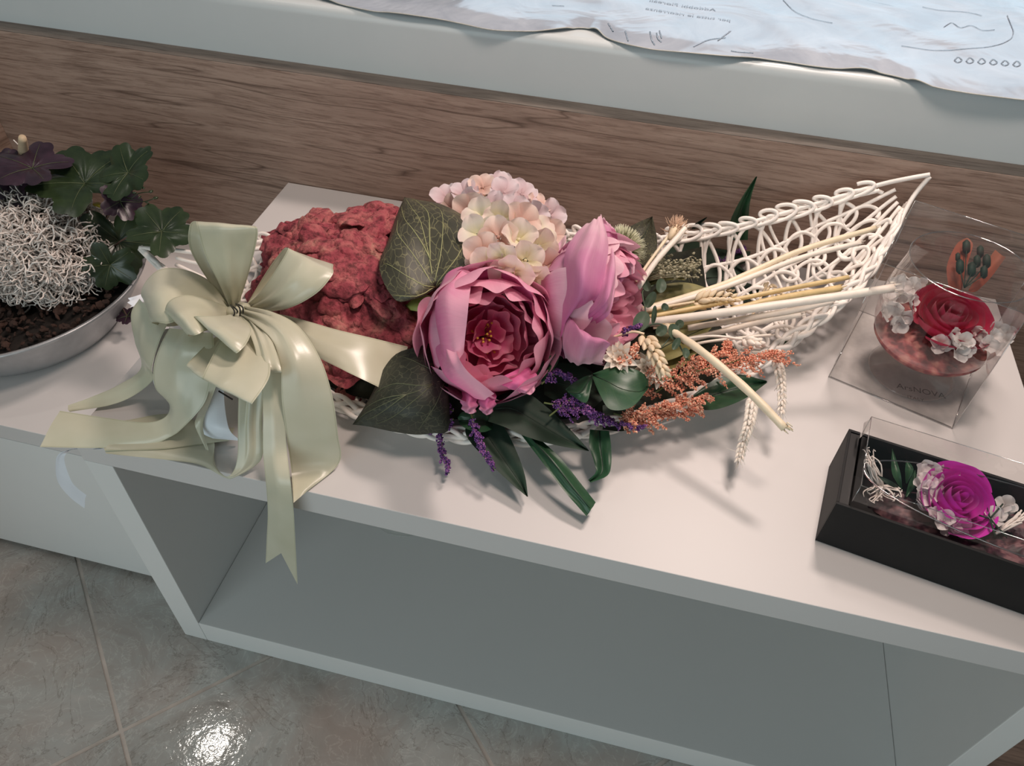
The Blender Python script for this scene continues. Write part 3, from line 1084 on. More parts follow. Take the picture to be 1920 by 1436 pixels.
def sph_petal(R, th0, th1, az, hw, flare, ruf, seed, notch=.06, squash=1.0, nu=18, nv=27, cz=0.0, rnd=.30, lob=2.0):
    r_ = np.random.default_rng(seed)
    p1, p2, p3 = r_.uniform(0, 6, 3)
    u = np.linspace(0, 1, nu)[:, None]
    v = np.linspace(-1, 1, nv)[None, :]
    top = 1 - rnd * np.abs(v) ** 2.6 - notch * (1 - np.abs(np.sin(lob * v * PI / 2 + p1))) * (1 - .4 * np.abs(v))
    uu = u * top
    th = th0 + (th1 - th0) * uu
    ph = az + v * hw * (0.55 + .45 * np.sin(np.clip(uu * 1.15, 0, 1) * PI / 2))
    r = R * (1 + flare * uu ** 3 + .05 * (np.abs(v) ** 2)) + R * ruf * (np.sin(v * 5 + p2) * .7 + np.sin(v * 9 + p3 + uu * 3) * .3) * uu ** 2
    x = r * np.sin(th) * np.cos(ph)
    y = r * np.sin(th) * np.sin(ph)
    z = -r * np.cos(th) * squash + cz
    V = np.stack([x, y, z + 0 * v], -1).reshape(-1, 3)
    uv = np.stack([(v + 1) / 2 + 0 * u, u + 0 * v], -1).reshape(-1, 2)
    return V, grid_faces(nu, nv), uv


def bloom(name, label, cat, c, axis, R, layers, up=CU, stam=True, group=None):
    t = thing(name, label, cat, tuple(c - np.asarray(axis) / np.linalg.norm(axis) * R * .8), group)
    Mx = frame(axis, up)
    sd = int(abs(c[0] * 1000)) + 1
    for li, (n, rf, th1, hw, fl, ruf, mat, off, nt, cz) in enumerate(layers):
        for k in range(n):
            az = off + 2 * PI * k / n + rng.uniform(-.12, .12)
            V, F, uv = sph_petal(R * rf * rng.uniform(.96, 1.04), .12, th1 * rng.uniform(.94, 1.05), az, hw * rng.uniform(.9, 1.1), fl + rng.uniform(-.05, .05), ruf,
                                 sd + li * 50 + k, nt, cz=cz * R)
            build('petal', V @ Mx.T + c, F, M[mat], t, uv=uv)
    if stam:
        mb = MB()
        for k in range(12):
            d = np.array([rng.normal() * .2, rng.normal() * .35, 1])
            d /= np.linalg.norm(d)
            s0 = np.array([0, 0, -.75 * R])
            P_ = np.array([s0, s0 + d * R * rng.uniform(.45, .62)])
            V, F = tube(P_ @ Mx.T + c, .0006, 4)
            mb.add(V, F)
            mb.add(*ico((s0 + d * R * .6) @ Mx.T + c, .0018))
        build('stamens', *mb.get(), M['stamen'], t, kind='stuff')
    return t, Mx


c1 = S(918, 628, .125)
ax1 = CB + .24 * CR - .02 * CU
p1, Mx1 = bloom('pink_peony', 'big open pink peony facing the viewer, showing its deep ruffled magenta centre', 'flower', c1, ax1, .083, [
    (7, .97, 1.6, .62, .08, .035, 'peony_out', .3, .05, 0.0),
    (7, .98, 1.85, .60, .05, .03, 'peony_out', .75, .05, 0.0),
    (6, .93, 2.20, .68, -.02, .03, 'peony_out', .1, .05, 0.02),
    (6, .86, 2.34, .66, -.06, .035, 'peony_mid', .6, .07, 0.02),
    (6, .76, 2.36, .62, -.06, .04, 'peony_mid', .2, .08, 0.0),
    (5, .66, 2.26, .66, -.05, .055, 'peony_mid', .5, .10, .0),
    (5, .56, 2.2, .64, .0, .08, 'peony_in', 1.1, .12, .02),
    (4, .45, 2.10, .75, .05, .10, 'peony_in', .2, .12, .0),
    (4, .34, 2.0, .80, .10, .14, 'peony_in', .9, .14, -.02),
    (3, .22, 2.0, 1.0, .15, .16, 'peony_in', .4, .14, -.06)])
# hand-placed outer petals of that bloom
for rows in [
    [[(838, 560, .10), (845, 600, .12), (850, 640, .11)], [(826, 530, .15), (815, 590, .155), (826, 660, .14)], [(860, 500, .175), (830, 560, .19), (850, 690, .155)], [(884, 512, .18), (876, 580, .20), (868, 660, .165)]],
    [[(850, 640, .09), (870, 670, .10), (890, 700, .09)], [(812, 650, .115), (835, 705, .12), (880, 735, .10)], [(820, 610, .15), (845, 690, .155), (905, 750, .125)], [(842, 630, .165), (870, 690, .17), (925, 738, .14)]],
    [[(874, 715, .085), (884, 718, .09), (894, 718, .09)], [(866, 742, .08), (880, 746, .088), (894, 744, .083)], [(865, 760, .075), (880, 764, .083), (895, 760, .078)], [(870, 773, .07), (881, 776, .073), (891, 773, .071)]],
    [[(900, 718, .085), (910, 718, .09), (922, 712, .09)], [(898, 742, .08), (913, 746, .088), (929, 740, .085)], [(898, 760, .075), (913, 766, .083), (929, 758, .08)], [(903, 774, .07), (912, 778, .073), (922, 773, .072)]],
    [[(925, 712, .105), (950, 702, .11), (985, 685, .11)], [(945, 724, .105), (968, 718, .11), (1004, 700, .105)], [(968, 733, .10), (985, 732, .102), (1006, 716, .10)], [(984, 738, .095), (993, 740, .096), (1001, 733, .096)]],
    [[(960, 540, .15), (985, 560, .15), (1000, 590, .14)], [(985, 530, .15), (1010, 560, .15), (1020, 600, .14)], [(1000, 540, .14), (1018, 565, .14), (1025, 590, .13)]],
    [[(870, 560, .15), (930, 545, .15), (995, 570, .15)], [(872, 520, .17), (940, 512, .18), (1002, 555, .17)], [(885, 500, .175), (950, 500, .18), (985, 535, .175)]],
]:
    V, F, uv = patch([[S(*p) for p in r] for r in rows], 24, 19)
    V = V + CB[None] * (.0022 * np.sin(uv[:, 0] * 13 + uv[:, 1] * 3) * uv[:, 1] + .0016 * np.sin(uv[:, 1] * 17 + uv[:, 0] * 5))[:, None] + CR[None] * (.0012 * np.sin(uv[:, 1] * 21))[:, None]
    build('petal', V, F, M['peony_out'], p1, uv=uv)
for rows in [[[(818, 560, .08)] * 3, [(800, 553, .09), (795, 566, .10), (803, 584, .09)], [(775, 560, .095), (777, 572, .10), (785, 584, .095)], [(749, 578, .09)] * 3],
             [[(812, 560, .07), (808, 575, .08), (808, 600, .07)], [(818, 545, .09), (800, 580, .09), (800, 612, .08)], [(822, 552, .10), (812, 590, .10), (806, 618, .09)]]]:
    V, F, uv = patch([[S(*p) for p in r] for r in rows], 14, 9)
    build('sepal', V, F, M['lime'], p1, uv=uv)

c2 = S(1128, 560, .135)
ax2 = CR * .92 + CB * .46 - CU * .16
M['peony_soft'] = petal_mat('peony_soft_pink_petal', (.60, .16, .38), (.72, .30, .48), (.88, .58, .66))
p2, Mx2 = bloom('pink_peony', 'pink peony turned to the right, showing the backs of its tall outer petals', 'flower', c2, ax2, .074, [
    (6, 1.05, 1.95, .62, .05, .03, 'peony_soft', .2, .06, 0.0),
    (6, .98, 2.15, .60, .02, .03, 'peony_soft', .7, .06, 0.0),
    (6, .90, 2.25, .58, -.02, .05, 'peony_mid', .3, .10, 0.05),
    (6, .78, 2.25, .52, .0, .08, 'peony_mid', .8, .14, 0.08),
    (7, .64, 2.2, .50, .06, .12, 'peony_in', .3, .18, 0.10),
    (6, .48, 2.1, .50, .1, .15, 'peony_in', .1, .18, 0.10)])
for rows in [
    [[(1050, 640, .13), (1062, 600, .155), (1075, 570, .15)], [(1056, 560, .17), (1085, 560, .195), (1122, 560, .185)], [(1058, 480, .20), (1092, 495, .225), (1135, 505, .21)], [(1078, 440, .215), (1112, 440, .235), (1140, 450, .22)], [(1096, 422, .21), (1120, 408, .225), (1128, 402, .22)]],
    [[(1085, 600, .15), (1100, 600, .16), (1110, 610, .15)], [(1120, 555, .19), (1135, 565, .20), (1140, 590, .18)], [(1128, 480, .205), (1152, 505, .21), (1150, 560, .19)], [(1132, 440, .20), (1150, 455, .205), (1156, 510, .19)]],
    [[(1052, 560, .12), (1060, 600, .14), (1068, 640, .12)], [(1062, 590, .155), (1095, 625, .175), (1140, 640, .16)], [(1055, 640, .13), (1090, 668, .15), (1135, 656, .145)], [(1060, 672, .10), (1085, 684, .11), (1130, 676, .115)]],
    [[(1050, 520, .12), (1060, 560, .12), (1060, 600, .11)], [(1036, 480, .15), (1040, 540, .15), (1042, 600, .12)], [(1052, 450, .16), (1046, 500, .165), (1040, 560, .14)], [(1062, 440, .165), (1060, 460, .17), (1052, 500, .15)]],
    [[(1130, 500, .17), (1145, 520, .17), (1150, 550, .16)], [(1155, 465, .18), (1170, 490, .18), (1172, 520, .165)], [(1170, 462, .175), (1188, 480, .175), (1190, 510, .165)]],
    [[(1100, 470, .19), (1130, 480, .19), (1150, 490, .18)], [(1118, 420, .21), (1140, 430, .21), (1158, 445, .20)], [(1124, 405, .21), (1136, 412, .212), (1146, 425, .205)]],
    [[(1120, 660, .09), (1130, 650, .10), (1140, 640, .10)], [(1140, 672, .08), (1145, 660, .09), (1158, 640, .09)], [(1128, 684, .07), (1140, 676, .075), (1155, 660, .08)]],
    [[(1060, 640, .08), (1050, 660, .08), (1040, 630, .08)], [(1058, 672, .08), (1044, 655, .085), (1030, 620, .085)], [(1050, 660, .085), (1036, 640, .09), (1026, 600, .09)]],
]:
    V, F, uv = patch([[S(*p) for p in r] for r in rows], 24, 21)
    V = V + CB[None] * (.0026 * np.sin(uv[:, 0] * 12 + uv[:, 1] * 4) * uv[:, 1] + .0020 * np.sin(uv[:, 1] * 15 + uv[:, 0] * 4))[:, None] + CU[None] * (.0012 * np.sin(uv[:, 0] * 23))[:, None]
    build('petal', V, F, M['peony_soft'], p2, uv=uv)
V, F, uv = patch([[S(1022, 545, .10)] * 3, [S(1030, 528, .11), S(1036, 535, .115), S(1040, 545, .11)], [S(1046, 520, .11)] * 3], 8, 5)
build('sepal', V, F, M['lime'], p2, uv=uv)


# hydrangea florets: four rounded petals round a bead
def floret_meshes(mat, R, seed, up=.25):
    ms = []
    r_ = np.random.default_rng(seed)
    for k in range(4):
        nu, nv = 8, 9
        V, uv = [], []
        for i in range(nu):
            for j in range(nv):
                u, v = i / (nu - 1), j / (nv - 1) * 2 - 1
                wdt = .56 * math.sin(PI * min(1, u * .86 + .04)) ** .62
                rr = .10 + .90 * u * (1 - .10 * v * v)
                x, y = rr, v * wdt
                z = up * u ** 1.5 - .16 * u ** 3 + .14 * v * v * u + .04 * math.sin(v * 5 + k + seed)
                V.append((x * R, y * R, z * R))
                uv.append(((v + 1) / 2, u))
        ms.append(rawmesh('petal', V, grid_faces(nu, nv), mat, uv))
    Vb, Fb = ico((0, 0, .02 * R), .10 * R)
    bead = rawmesh('floret', Vb, Fb, mat)
    return bead, ms


def floret(parent, bead, ms, M4, r_):
    f = inst('floret', bead, M4, parent)
    for k in range(4):
        o = bpy.data.objects.new('petal', ms[k])
        col.objects.link(o)
        o.parent = f
        o.matrix_local = Matrix.Rotation(PI / 2 * k + r_.uniform(-.1, .1), 4, 'Z') @ Matrix.Rotation(r_.uniform(-.55, .15), 4, 'Y')
    return f


def hydrangea(label, spots, R, mats, seed, cpx):
    r_ = np.random.default_rng(seed)
    sets = [floret_meshes(M[m], R, seed + i) for i, m in enumerate(mats)]
    base = S(*cpx)
    t = thing('hydrangea', label, 'flower', tuple(base))
    for i, (a, b_, z, tx, ty) in enumerate(spots):
        p = S(a, b_, z)
        ax = CB + CR * (tx + r_.uniform(-.35, .35)) + CU * (ty + r_.uniform(-.35, .35))
        Mx = frame(ax, CR * math.cos(i * 1.3) + CU * math.sin(i * 1.3))
        bead, ms = sets[i % len(sets)]
        floret(t, bead, ms, to4(Mx, p, r_.uniform(.88, 1.12)), r_)
    mb = MB()
    for i, (a, b_, z, tx, ty) in enumerate(spots):
        mb.add(*tube(cr([base, (base + S(a, b_, z)) / 2, S(a, b_, z)], 5), .0009, 4))
    build('stalks', *mb.get(), M['lime'], t, kind='stuff')
    return t


hydrangea('lilac-pink hydrangea head behind the cream one, against the wood panel', [
    (838, 370, .11, -.5, .5), (872, 362, .13, -.4, .8), (905, 352, .135, -.1, .9), (945, 362, .15, 0, .6), (978, 366, .13, .4, .7), (1008, 385, .12, .6, .5),
    (1030, 405, .11, .9, .2), (925, 385, .15, -.2, .3), (882, 395, .14, -.4, .3), (965, 395, .15, .2, .3), (1000, 408, .13, .5, .2), (855, 392, .11, -.7, .2), (940, 350, .12, .1, 1.2), (892, 374, .14, -.9, 0)],
    .026, ['hyd_lilac', 'hyd_lilac', 'hyd_peach'], 21, (930, 440, .06))
hydrangea('cream and blush hydrangea head between the two pink peonies', [
    (905, 408, .165, -.5, .5), (940, 412, .175, -.1, .6), (975, 418, .175, .2, .5), (1008, 432, .16, .6, .4), (898, 440, .18, -.5, .2), (935, 445, .19, -.1, .2), (972, 450, .19, .2, .2),
    (1010, 462, .17, .6, .1), (905, 475, .18, -.5, -.1), (945, 480, .195, -.1, -.2), (985, 488, .185, .3, -.2), (1020, 500, .16, .6, -.3), (960, 512, .18, 0, -.5), (1000, 522, .165, .4, -.6), (1030, 440, .14, 1.0, .3), (918, 500, .175, -.3, -.4)],
    .027, ['hyd_cream', 'hyd_cream', 'hyd_peach'], 33, (955, 500, .08))

# ------------------------------------------------------------ leaves
M['bigleaf'] = leaf_mat('olive_green_veined_leaf', (.045, .044, .030), (.080, .076, .052), (.34, .32, .16), .5, 15, .55, 0, .1, 0)
M['bigleaf_dark'] = leaf_mat('dark_olive_veined_leaf', (.022, .026, .017), (.038, .040, .027), (.17, .17, .10), .55, 15, .40, 0, .06, 0)
M['leaf_vein'] = simple('yellow_green_vein', (.34, .34, .16), .5)
M['leaf_vein2'] = simple('dim_green_vein', (.12, .13, .07), .5)
M['lance'] = leaf_mat('deep_green_lance_leaf', (.008, .022, .012), (.015, .040, .022), (.03, .070, .035), .65, 22, .10, 0, .05)
M['broad'] = leaf_mat('fresh_dark_green_leaf', (.016, .060, .026), (.028, .095, .045), (.11, .20, .06), .38, 14, .10, 5, .08, .2)
M['olive'] = leaf_mat('faded_olive_leaf', (.19, .18, .065), (.30, .27, .10), (.38, .34, .16), .5, 10, .2, 5, .15, .25)


def pleaf(name, label, rows, mat, veins=None, vm='leaf_vein', thick=.0, nu=26, nv=13, cat='leaf', wav=.0012, stalk=None, vr=.0009):
    R = [[S(*p) for p in r] for r in rows]
    V, F, uv = patch(R, nu, nv)
    V = V + CB[None] * (wav * np.sin(uv[:, 0] * 15) * np.sin(uv[:, 1] * 11))[:, None]
    o = build(name, V, F, M[mat], uv=uv)
    tag(o, label, cat)
    G = V.reshape(nu, nv, 3)
    if veins:
        for (ua, va, ub, vb) in veins:
            n = 12
            pts = []
            for q in np.linspace(0, 1, n):
                u_, v_ = (ua + (ub - ua) * q) * (nv - 1), (va + (vb - va) * q ** .85) * (nu - 1)
                i, j = min(int(v_), nu - 2), min(int(u_), nv - 2)
                fi, fj = v_ - i, u_ - j
                pts.append((G[i, j] * (1 - fi) + G[i + 1, j] * fi) * (1 - fj) + (G[i, j + 1] * (1 - fi) + G[i + 1, j + 1] * fi) * fj + CB * .0003)
            build('vein', *tube(pts, np.linspace(vr, vr * .35, n), 5), M[vm], o)
    if stalk:
        P_ = cr([S(*p) for p in stalk], 10)
        build('leaf_stalk', *tube(P_, .0016, 6), M['lance'], o)
    return o


pleaf('heart_leaf', 'big grey-green heart-shaped leaf with yellow veins beside the red bark', [
    [(820, 540, .13)] * 5,
    [(757, 566, .135), (785, 556, .145), (812, 528, .145), (850, 515, .16), (886, 508, .165)],
    [(731, 550, .14), (764, 525, .155), (806, 492, .155), (860, 478, .17), (903, 470, .17)],
    [(714, 515, .145), (748, 482, .165), (795, 448, .165), (850, 430, .175), (899, 436, .165)],
    [(712, 488, .145), (740, 446, .165), (785, 412, .17), (830, 396, .17), (874, 408, .155)],
    [(728, 450, .14), (748, 415, .155), (772, 394, .16), (800, 382, .155), (830, 384, .145)],
    [(744, 402, .13), (752, 388, .14), (762, 376, .145), (775, 373, .14), (792, 376, .135)],
    [(758, 370, .13)] * 5], 'bigleaf',
    [(.5, .02, .52, .9), (.5, .02, .06, .5), (.5, .02, .94, .45), (.5, .06, .2, .75), (.5, .06, .82, .72), (.51, .3, .28, .85), (.51, .3, .74, .88), (.5, .02, .02, .25), (.5, .02, .98, .22)],
    stalk=[(820, 540, .13), (845, 560, .09), (870, 590, .06)])
pleaf('heart_leaf', 'large dark heart-shaped leaf with a pointed tip hanging over the basket\'s front rim', [
    [(840, 715, .075)] * 5,
    [(812, 648, .10), (815, 680, .10), (822, 715, .095), (834, 760, .08), (842, 803, .05)],
    [(785, 650, .10), (785, 685, .105), (792, 730, .10), (802, 775, .08), (812, 812, .05)],
    [(745, 662, .095), (748, 695, .10), (755, 742, .095), (768, 785, .075), (782, 815, .045)],
    [(720, 690, .085), (722, 720, .09), (725, 755, .085), (735, 788, .065), (746, 811, .042)],
    [(702, 728, .07), (701, 745, .075), (699, 768, .07), (704, 790, .055), (712, 804, .042)],
    [(686, 758, .058), (684, 766, .06), (681, 778, .057), (684, 789, .05), (688, 799, .044)],
    [(661, 796, .04)] * 5], 'bigleaf_dark',
    [(.5, .02, .5, .95), (.5, .02, .08, .4), (.5, .02, .92, .4), (.5, .2, .2, .7), (.5, .2, .8, .7), (.5, .4, .3, .85), (.5, .4, .72, .85)], 'leaf_vein2', vr=.0007)


def lance(label, L, Rr, z, mat='lance', crease=-.006, name='lance_leaf', veins=True):
    """leaf from its two edges, base to tip"""
    rows = []
    for a, b_, zz in zip(L, Rr, z):
        m = ((a[0] + b_[0]) / 2, (a[1] + b_[1]) / 2)
        rows.append([(a[0], a[1], zz), ((a[0] + m[0]) / 2, (a[1] + m[1]) / 2, zz + crease * .2), (m[0], m[1], zz + crease), ((b_[0] + m[0]) / 2, (b_[1] + m[1]) / 2, zz + crease * .2), (b_[0], b_[1], zz)])
    return pleaf(name, label, rows, mat, [(.5, .01, .5, .97)] if veins else None, 'lance', nu=28, nv=9, vr=.0008)


lance('broad dark green lance leaf pointing down right under the open peony', [(925, 745), (975, 731), (1024, 762), (1072, 808), (1104, 844)], [(915, 790), (945, 800), (985, 818), (1040, 834), (1104, 846)], [.06, .065, .06, .05, .04])
lance('dark green lance leaf pointing down, just right of the lower purple sprays', [(905, 770), (872, 808), (908, 858), (955, 903), (988, 931)], [(925, 775), (945, 800), (968, 845), (984, 890), (990, 931)], [.045, .045, .035, .025, .02])
lance('narrow rolled green leaf hanging to the shelf, open at its lower end', [(975, 812), (1018, 868), (1056, 918), (1082, 948), (1100, 968)], [(1000, 812), (1050, 858), (1088, 905), (1106, 928), (1117, 942)], [.045, .04, .03, .022, .016], 'broad', .006)
lance('green leaf hanging down with its tip curled to the left', [(1106, 805), (1105, 835), (1114, 866), (1117, 885), (1103, 900)], [(1142, 808), (1146, 840), (1146, 872), (1138, 892), (1108, 905)], [.045, .042, .035, .03, .024], 'broad')
lance('glossy rounded green leaf with a pale midrib in front of the coral sprays', [(1112, 700), (1150, 688), (1190, 692), (1212, 706), (1216, 722)], [(1110, 706), (1126, 742), (1146, 768), (1186, 762), (1216, 728)], [.09, .10, .10, .095, .09], 'broad', -.004)
lance('small folded green leaf beside the purple sprays, left of the rounded leaf', [(1111, 702), (1096, 706), (1075, 718), (1060, 730)], [(1111, 706), (1108, 728), (1098, 755), (1070, 740)], [.095, .095, .09, .085], 'broad', .004)
lance('narrow green leaf emerging below the open peony towards the second peony', [(1005, 716), (1008, 690), (1030, 668), (1049, 663)], [(1018, 716), (1032, 700), (1046, 680), (1049, 666)], [.07, .085, .095, .10], 'broad')
lance('dark green leaf tip poking out right of the coral sprays', [(1300, 740), (1340, 712), (1385, 702), (1438, 714)], [(1290, 765), (1340, 768), (1395, 748), (1438, 718)], [.045, .05, .05, .045], 'broad')
lance('small dark leaf behind the left purple sprays', [(858, 782), (868, 772), (895, 768), (922, 778)], [(862, 796), (880, 806), (905, 810), (925, 804)], [.05, .055, .055, .05], 'broad')
lance('pointed green leaf standing up behind the basket against the wood panel', [(1362, 450), (1370, 412), (1390, 372), (1417, 331)], [(1402, 450), (1404, 405), (1408, 370), (1420, 331)], [.06, .10, .14, .175], 'broad')
lance('dark green ivy-like leaf tip right of the turned peony', [(1165, 470), (1168, 435), (1190, 420), (1222, 406)], [(1225, 510), (1230, 480), (1232, 450), (1224, 406)], [.10, .11, .12, .135], 'bigleaf', -.004)
lance('thin almost black leaf tip behind the upper rim of the basket', [(1296, 430), (1305, 418), (1325, 407)], [(1308, 428), (1314, 420), (1326, 408)], [.10, .115, .125])
lance('dark green leaf seen through the basket\'s open weave', [(1330, 445), (1345, 430), (1375, 425), (1400, 440)], [(1345, 500), (1370, 500), (1400, 490), (1410, 460)], [.012, .014, .014, .012])
lance('blackish-green leaf under the cane weave near the straw stalks', [(1250, 460), (1290, 450), (1350, 470), (1400, 510)], [(1245, 510), (1290, 520), (1350, 520), (1400, 520)], [.018, .02, .02, .016])
lance('added dark leaf standing for the black gaps under the lower part of the weave', [(1290, 530), (1350, 520), (1400, 530), (1450, 545)], [(1300, 570), (1350, 572), (1400, 565), (1450, 552)], [.018, .02, .02, .016])  # leaf added so its dark colour fills the black gaps there
lance('small green leaf at the basket\'s front rim beside the coral spray tip', [(1462, 645), (1470, 638), (1485, 630)], [(1466, 655), (1478, 648), (1488, 633)], [.04, .045, .05], 'broad')
lance('long faded olive leaf lying under the straw stalks', [(1210, 560), (1240, 535), (1290, 530), (1340, 545)], [(1215, 590), (1250, 592), (1300, 585), (1340, 550)], [.085, .09, .085, .08], 'olive', name='faded_leaf')
lance('faded olive leaf with a ragged edge below the lower straws', [(1215, 640), (1250, 615), (1300, 605), (1342, 604)], [(1240, 680), (1280, 665), (1310, 640), (1342, 606)], [.07, .075, .07, .07], 'olive', name='faded_leaf')
lance('yellow-olive leaf with an orange flush deep among the stems', [(1200, 620), (1225, 640), (1255, 650), (1300, 640)], [(1215, 690), (1240, 695), (1275, 690), (1310, 660)], [.055, .06, .06, .06], 'olive', name='faded_leaf')
lance('curled olive leaf edge beneath the seed spray', [(1196, 540), (1220, 522), (1255, 516), (1285, 522)], [(1198, 545), (1222, 535), (1255, 526), (1286, 525)], [.10, .105, .105, .10], 'olive', name='faded_leaf')
# filler leaves in the shaded heart of the arrangement
for i, (L, Rr, z) in enumerate([([(1020, 690), (1050, 680), (1100, 690), (1130, 720)], [(1020, 740), (1060, 760), (1100, 770), (1130, 750)], [.05, .055, .055, .05]),
                                ([(1130, 760), (1170, 750), (1210, 750)], [(1130, 805), (1170, 808), (1210, 790)], [.035, .035, .035])]):
    lance(['dark green leaf in the shade between the purple sprays', 'dark green leaf in the shade under the lower coral spray'][i], L, Rr, z)

# small round-leaved eucalyptus sprig
M['euca'] = leaf_mat('grey_green_round_leaf', (.060, .095, .060), (.095, .135, .085), (.16, .2, .12), .5, 0, 0, 0, .08)
eu = thing('eucalyptus_sprig', 'thin sprig of small round grey-green leaves among the straw stalks', 'sprig', tuple(S(1215, 650, .06)))
path = [S(1190, 640, .10), S(1215, 612, .12), S(1240, 608, .125), S(1262, 625, .12), S(1278, 655, .11), S(1290, 675, .10)]
build('stem', *tube(cr(path, 30), .0011, 6), M['euca'], eu)
build('stem', *tube(cr([S(1215, 612, .12), S(1210, 580, .12), S(1205, 545, .12), S(1225, 535, .12)], 20), .0010, 6), M['euca'], eu)
build('stem', *tube(cr([S(1262, 625, .12), S(1240, 650, .115), S(1228, 640, .12)], 12), .0009, 6), M['euca'], eu)
for i, (a, b_, rx, ry, ro) in enumerate([(1202, 603, 15, 22, .5), (1238, 536, 11, 14, .2), (1220, 562, 9, 17, .5), (1226, 590, 5, 18, 0.1), (1262, 622, 12, 16, -.4), (1274, 608, 8, 9, .6),
                                         (1268, 645, 7, 13, .5), (1284, 662, 8, 10, 0), (1240, 620, 10, 12, .9), (1212, 535, 8, 12, -.5), (1245, 575, 8, 7, .3)]):
    c = S(a, b_, .125)
    k = np.linalg.norm(c - CAM) / 1500
    Mx = frame(CB + .3 * CR * math.sin(i * 2) + .2 * CU * math.cos(i), CU)
    V = [c]
    uv = [(.5, .5)]
    for r in (.5, 1):
        for j in range(18):
            an = 2 * PI * j / 18
            x, y = rx * k * r * math.cos(an), ry * k * r * math.sin(an)
            xr, yr = x * math.cos(ro) + y * math.sin(ro), -x * math.sin(ro) + y * math.cos(ro)
            V.append(c + Mx @ np.array([xr, yr, .0022 * r * r + .001 * math.cos(an * 2)]))
            uv.append((.5 + .5 * r * math.cos(an), .5 + .5 * r * math.sin(an)))
    F = [(0, 1 + (j + 1) % 18, 1 + j) for j in range(18)] + [tuple(1 + x for x in f) for f in grid_faces(2, 18, closed_v=True)]
    build('leaf', V, F, M['euca'], eu, uv=uv)


# ------------------------------------------------------------ bead sprays: purple and coral
def speckle(name, a, b_, c, scale=420):
    t = NT(name)
    n = t.noise(t.coord('Object'), scale, 2, .6)
    t.base(t.ramp(n, [(.36, a), (.5, b_), (.64, c)]))
    t.set(Roughness=.55)
    return t.m


M['purple'] = speckle('purple_bud', (.035, .010, .08), (.14, .04, .24), (.42, .16, .34))
M['coral'] = speckle('coral_bud', (.62, .15, .09), (.80, .32, .20), (.92, .62, .44))
M['green_stem'] = simple('olive_green_stem', (.13, .16, .05), .6)


def spray(label, path, n_br, blen, bead, per, matn, width=.006, name='purple_spray', cat='spray', seed=1, taper=True, start=.12, stemr=.0012):
    r_ = np.random.default_rng(seed)
    P_ = cr([S(*p) for p in path], 60)
    t = thing(name, label, cat, tuple(P_[0]))
    build('stem', *tube(P_, np.linspace(stemr, stemr * .4, 60), 6), M['green_stem'], t)
    mb = MB()
    T = np.gradient(P_, axis=0)
    T /= np.linalg.norm(T, axis=1)[:, None]
    for b_ in range(n_br):
        q = start + (1 - start) * (b_ + r_.uniform(-.3, .3)) / n_br
        i = int(np.clip(q * 59, 0, 59))
        side = r_.normal(size=3)
        side -= T[i] * (side @ T[i])
        side /= np.linalg.norm(side)
        L = blen * r_.uniform(.6, 1.15) * (1 - .6 * q if taper else 1)
        d = T[i] * .75 + side * .75
        npt = 12
        s_ = np.linspace(0, 1, npt)[:, None]
        B = P_[i] + d * L * s_ + np.array([0, 0, -.12 * L]) * s_ ** 2 * 2
        for _ in range(per):
            k = r_.uniform(0, 1)
            c = B[int(k * (npt - 1))]
            off = r_.normal(size=3)
            off /= np.linalg.norm(off)
            mb.add(*ico(c + off * width * r_.uniform(.3, 1) * (1 - .55 * k), bead * r_.uniform(.7, 1.25), (1, .85, .8), frame(off)))
    build('buds', *mb.get(), M[matn], t, kind='stuff')
    return t


pu = dict(matn='purple', bead=.00135, width=.0042)
spray('purple bud spray hanging leftmost below the open peony', [(835, 760, .06), (828, 800, .045), (830, 845, .03), (842, 888, .018)], 20, .014, per=26, seed=1, **pu)
spray('short purple bud spray pointing left under the open peony', [(850, 770, .06), (835, 765, .055), (815, 768, .05)], 8, .012, per=22, seed=2, **pu)
spray('purple bud spray reaching left beside the hanging one', [(850, 785, .055), (830, 800, .045), (802, 808, .035)], 9, .012, per=24, seed=12, **pu)
spray('purple bud spray hanging over the dark lance leaf', [(884, 776, .062), (892, 810, .055), (908, 845, .045), (928, 882, .035)], 18, .012, per=30, seed=3, **pu)
spray('long purple bud spray lying below the rounded green leaf', [(1020, 755, .075), (1070, 765, .075), (1130, 785, .065), (1210, 803, .05)], 26, .022, per=34, seed=4, **pu)
spray('bushy purple bud spray above the long one', [(1030, 780, .07), (1075, 748, .08), (1100, 770, .075), (1150, 792, .06)], 20, .022, per=30, seed=5, **pu)
spray('small purple bud spray beneath the two peonies', [(1015, 720, .075), (1045, 700, .085), (1085, 716, .085)], 16, .016, per=26, seed=6, **pu)
spray('tiny purple bud spray at the turned peony\'s lower right', [(1165, 628, .11), (1180, 618, .12), (1203, 608, .125)], 10, .010, per=24, seed=7, **pu)
spray('purple bud spray lying behind the cane weave', [(1340, 500, .02), (1370, 480, .02), (1400, 455, .02)], 14, .022, per=28, seed=8, **pu)
co = dict(matn='coral', bead=.00140, name='coral_spray')
spray('upper coral bud spray reaching right to the basket rim', [(1160, 738, .075), (1240, 712, .09), (1330, 690, .10), (1400, 672, .10), (1462, 662, .095)], 40, .040, width=.0062, per=62, seed=11, start=.05, taper=False, **co)
spray('topmost coral bud spray crossing under the thick straw', [(1230, 735, .07), (1300, 690, .09), (1350, 665, .10), (1372, 648, .105)], 16, .030, width=.0060, per=58, seed=14, **co)
spray('lower coral bud spray over the shelf edge of the basket', [(1165, 790, .055), (1215, 772, .065), (1270, 758, .07), (1332, 742, .07)], 34, .036, width=.0060, per=60, seed=12, start=.03, **co)
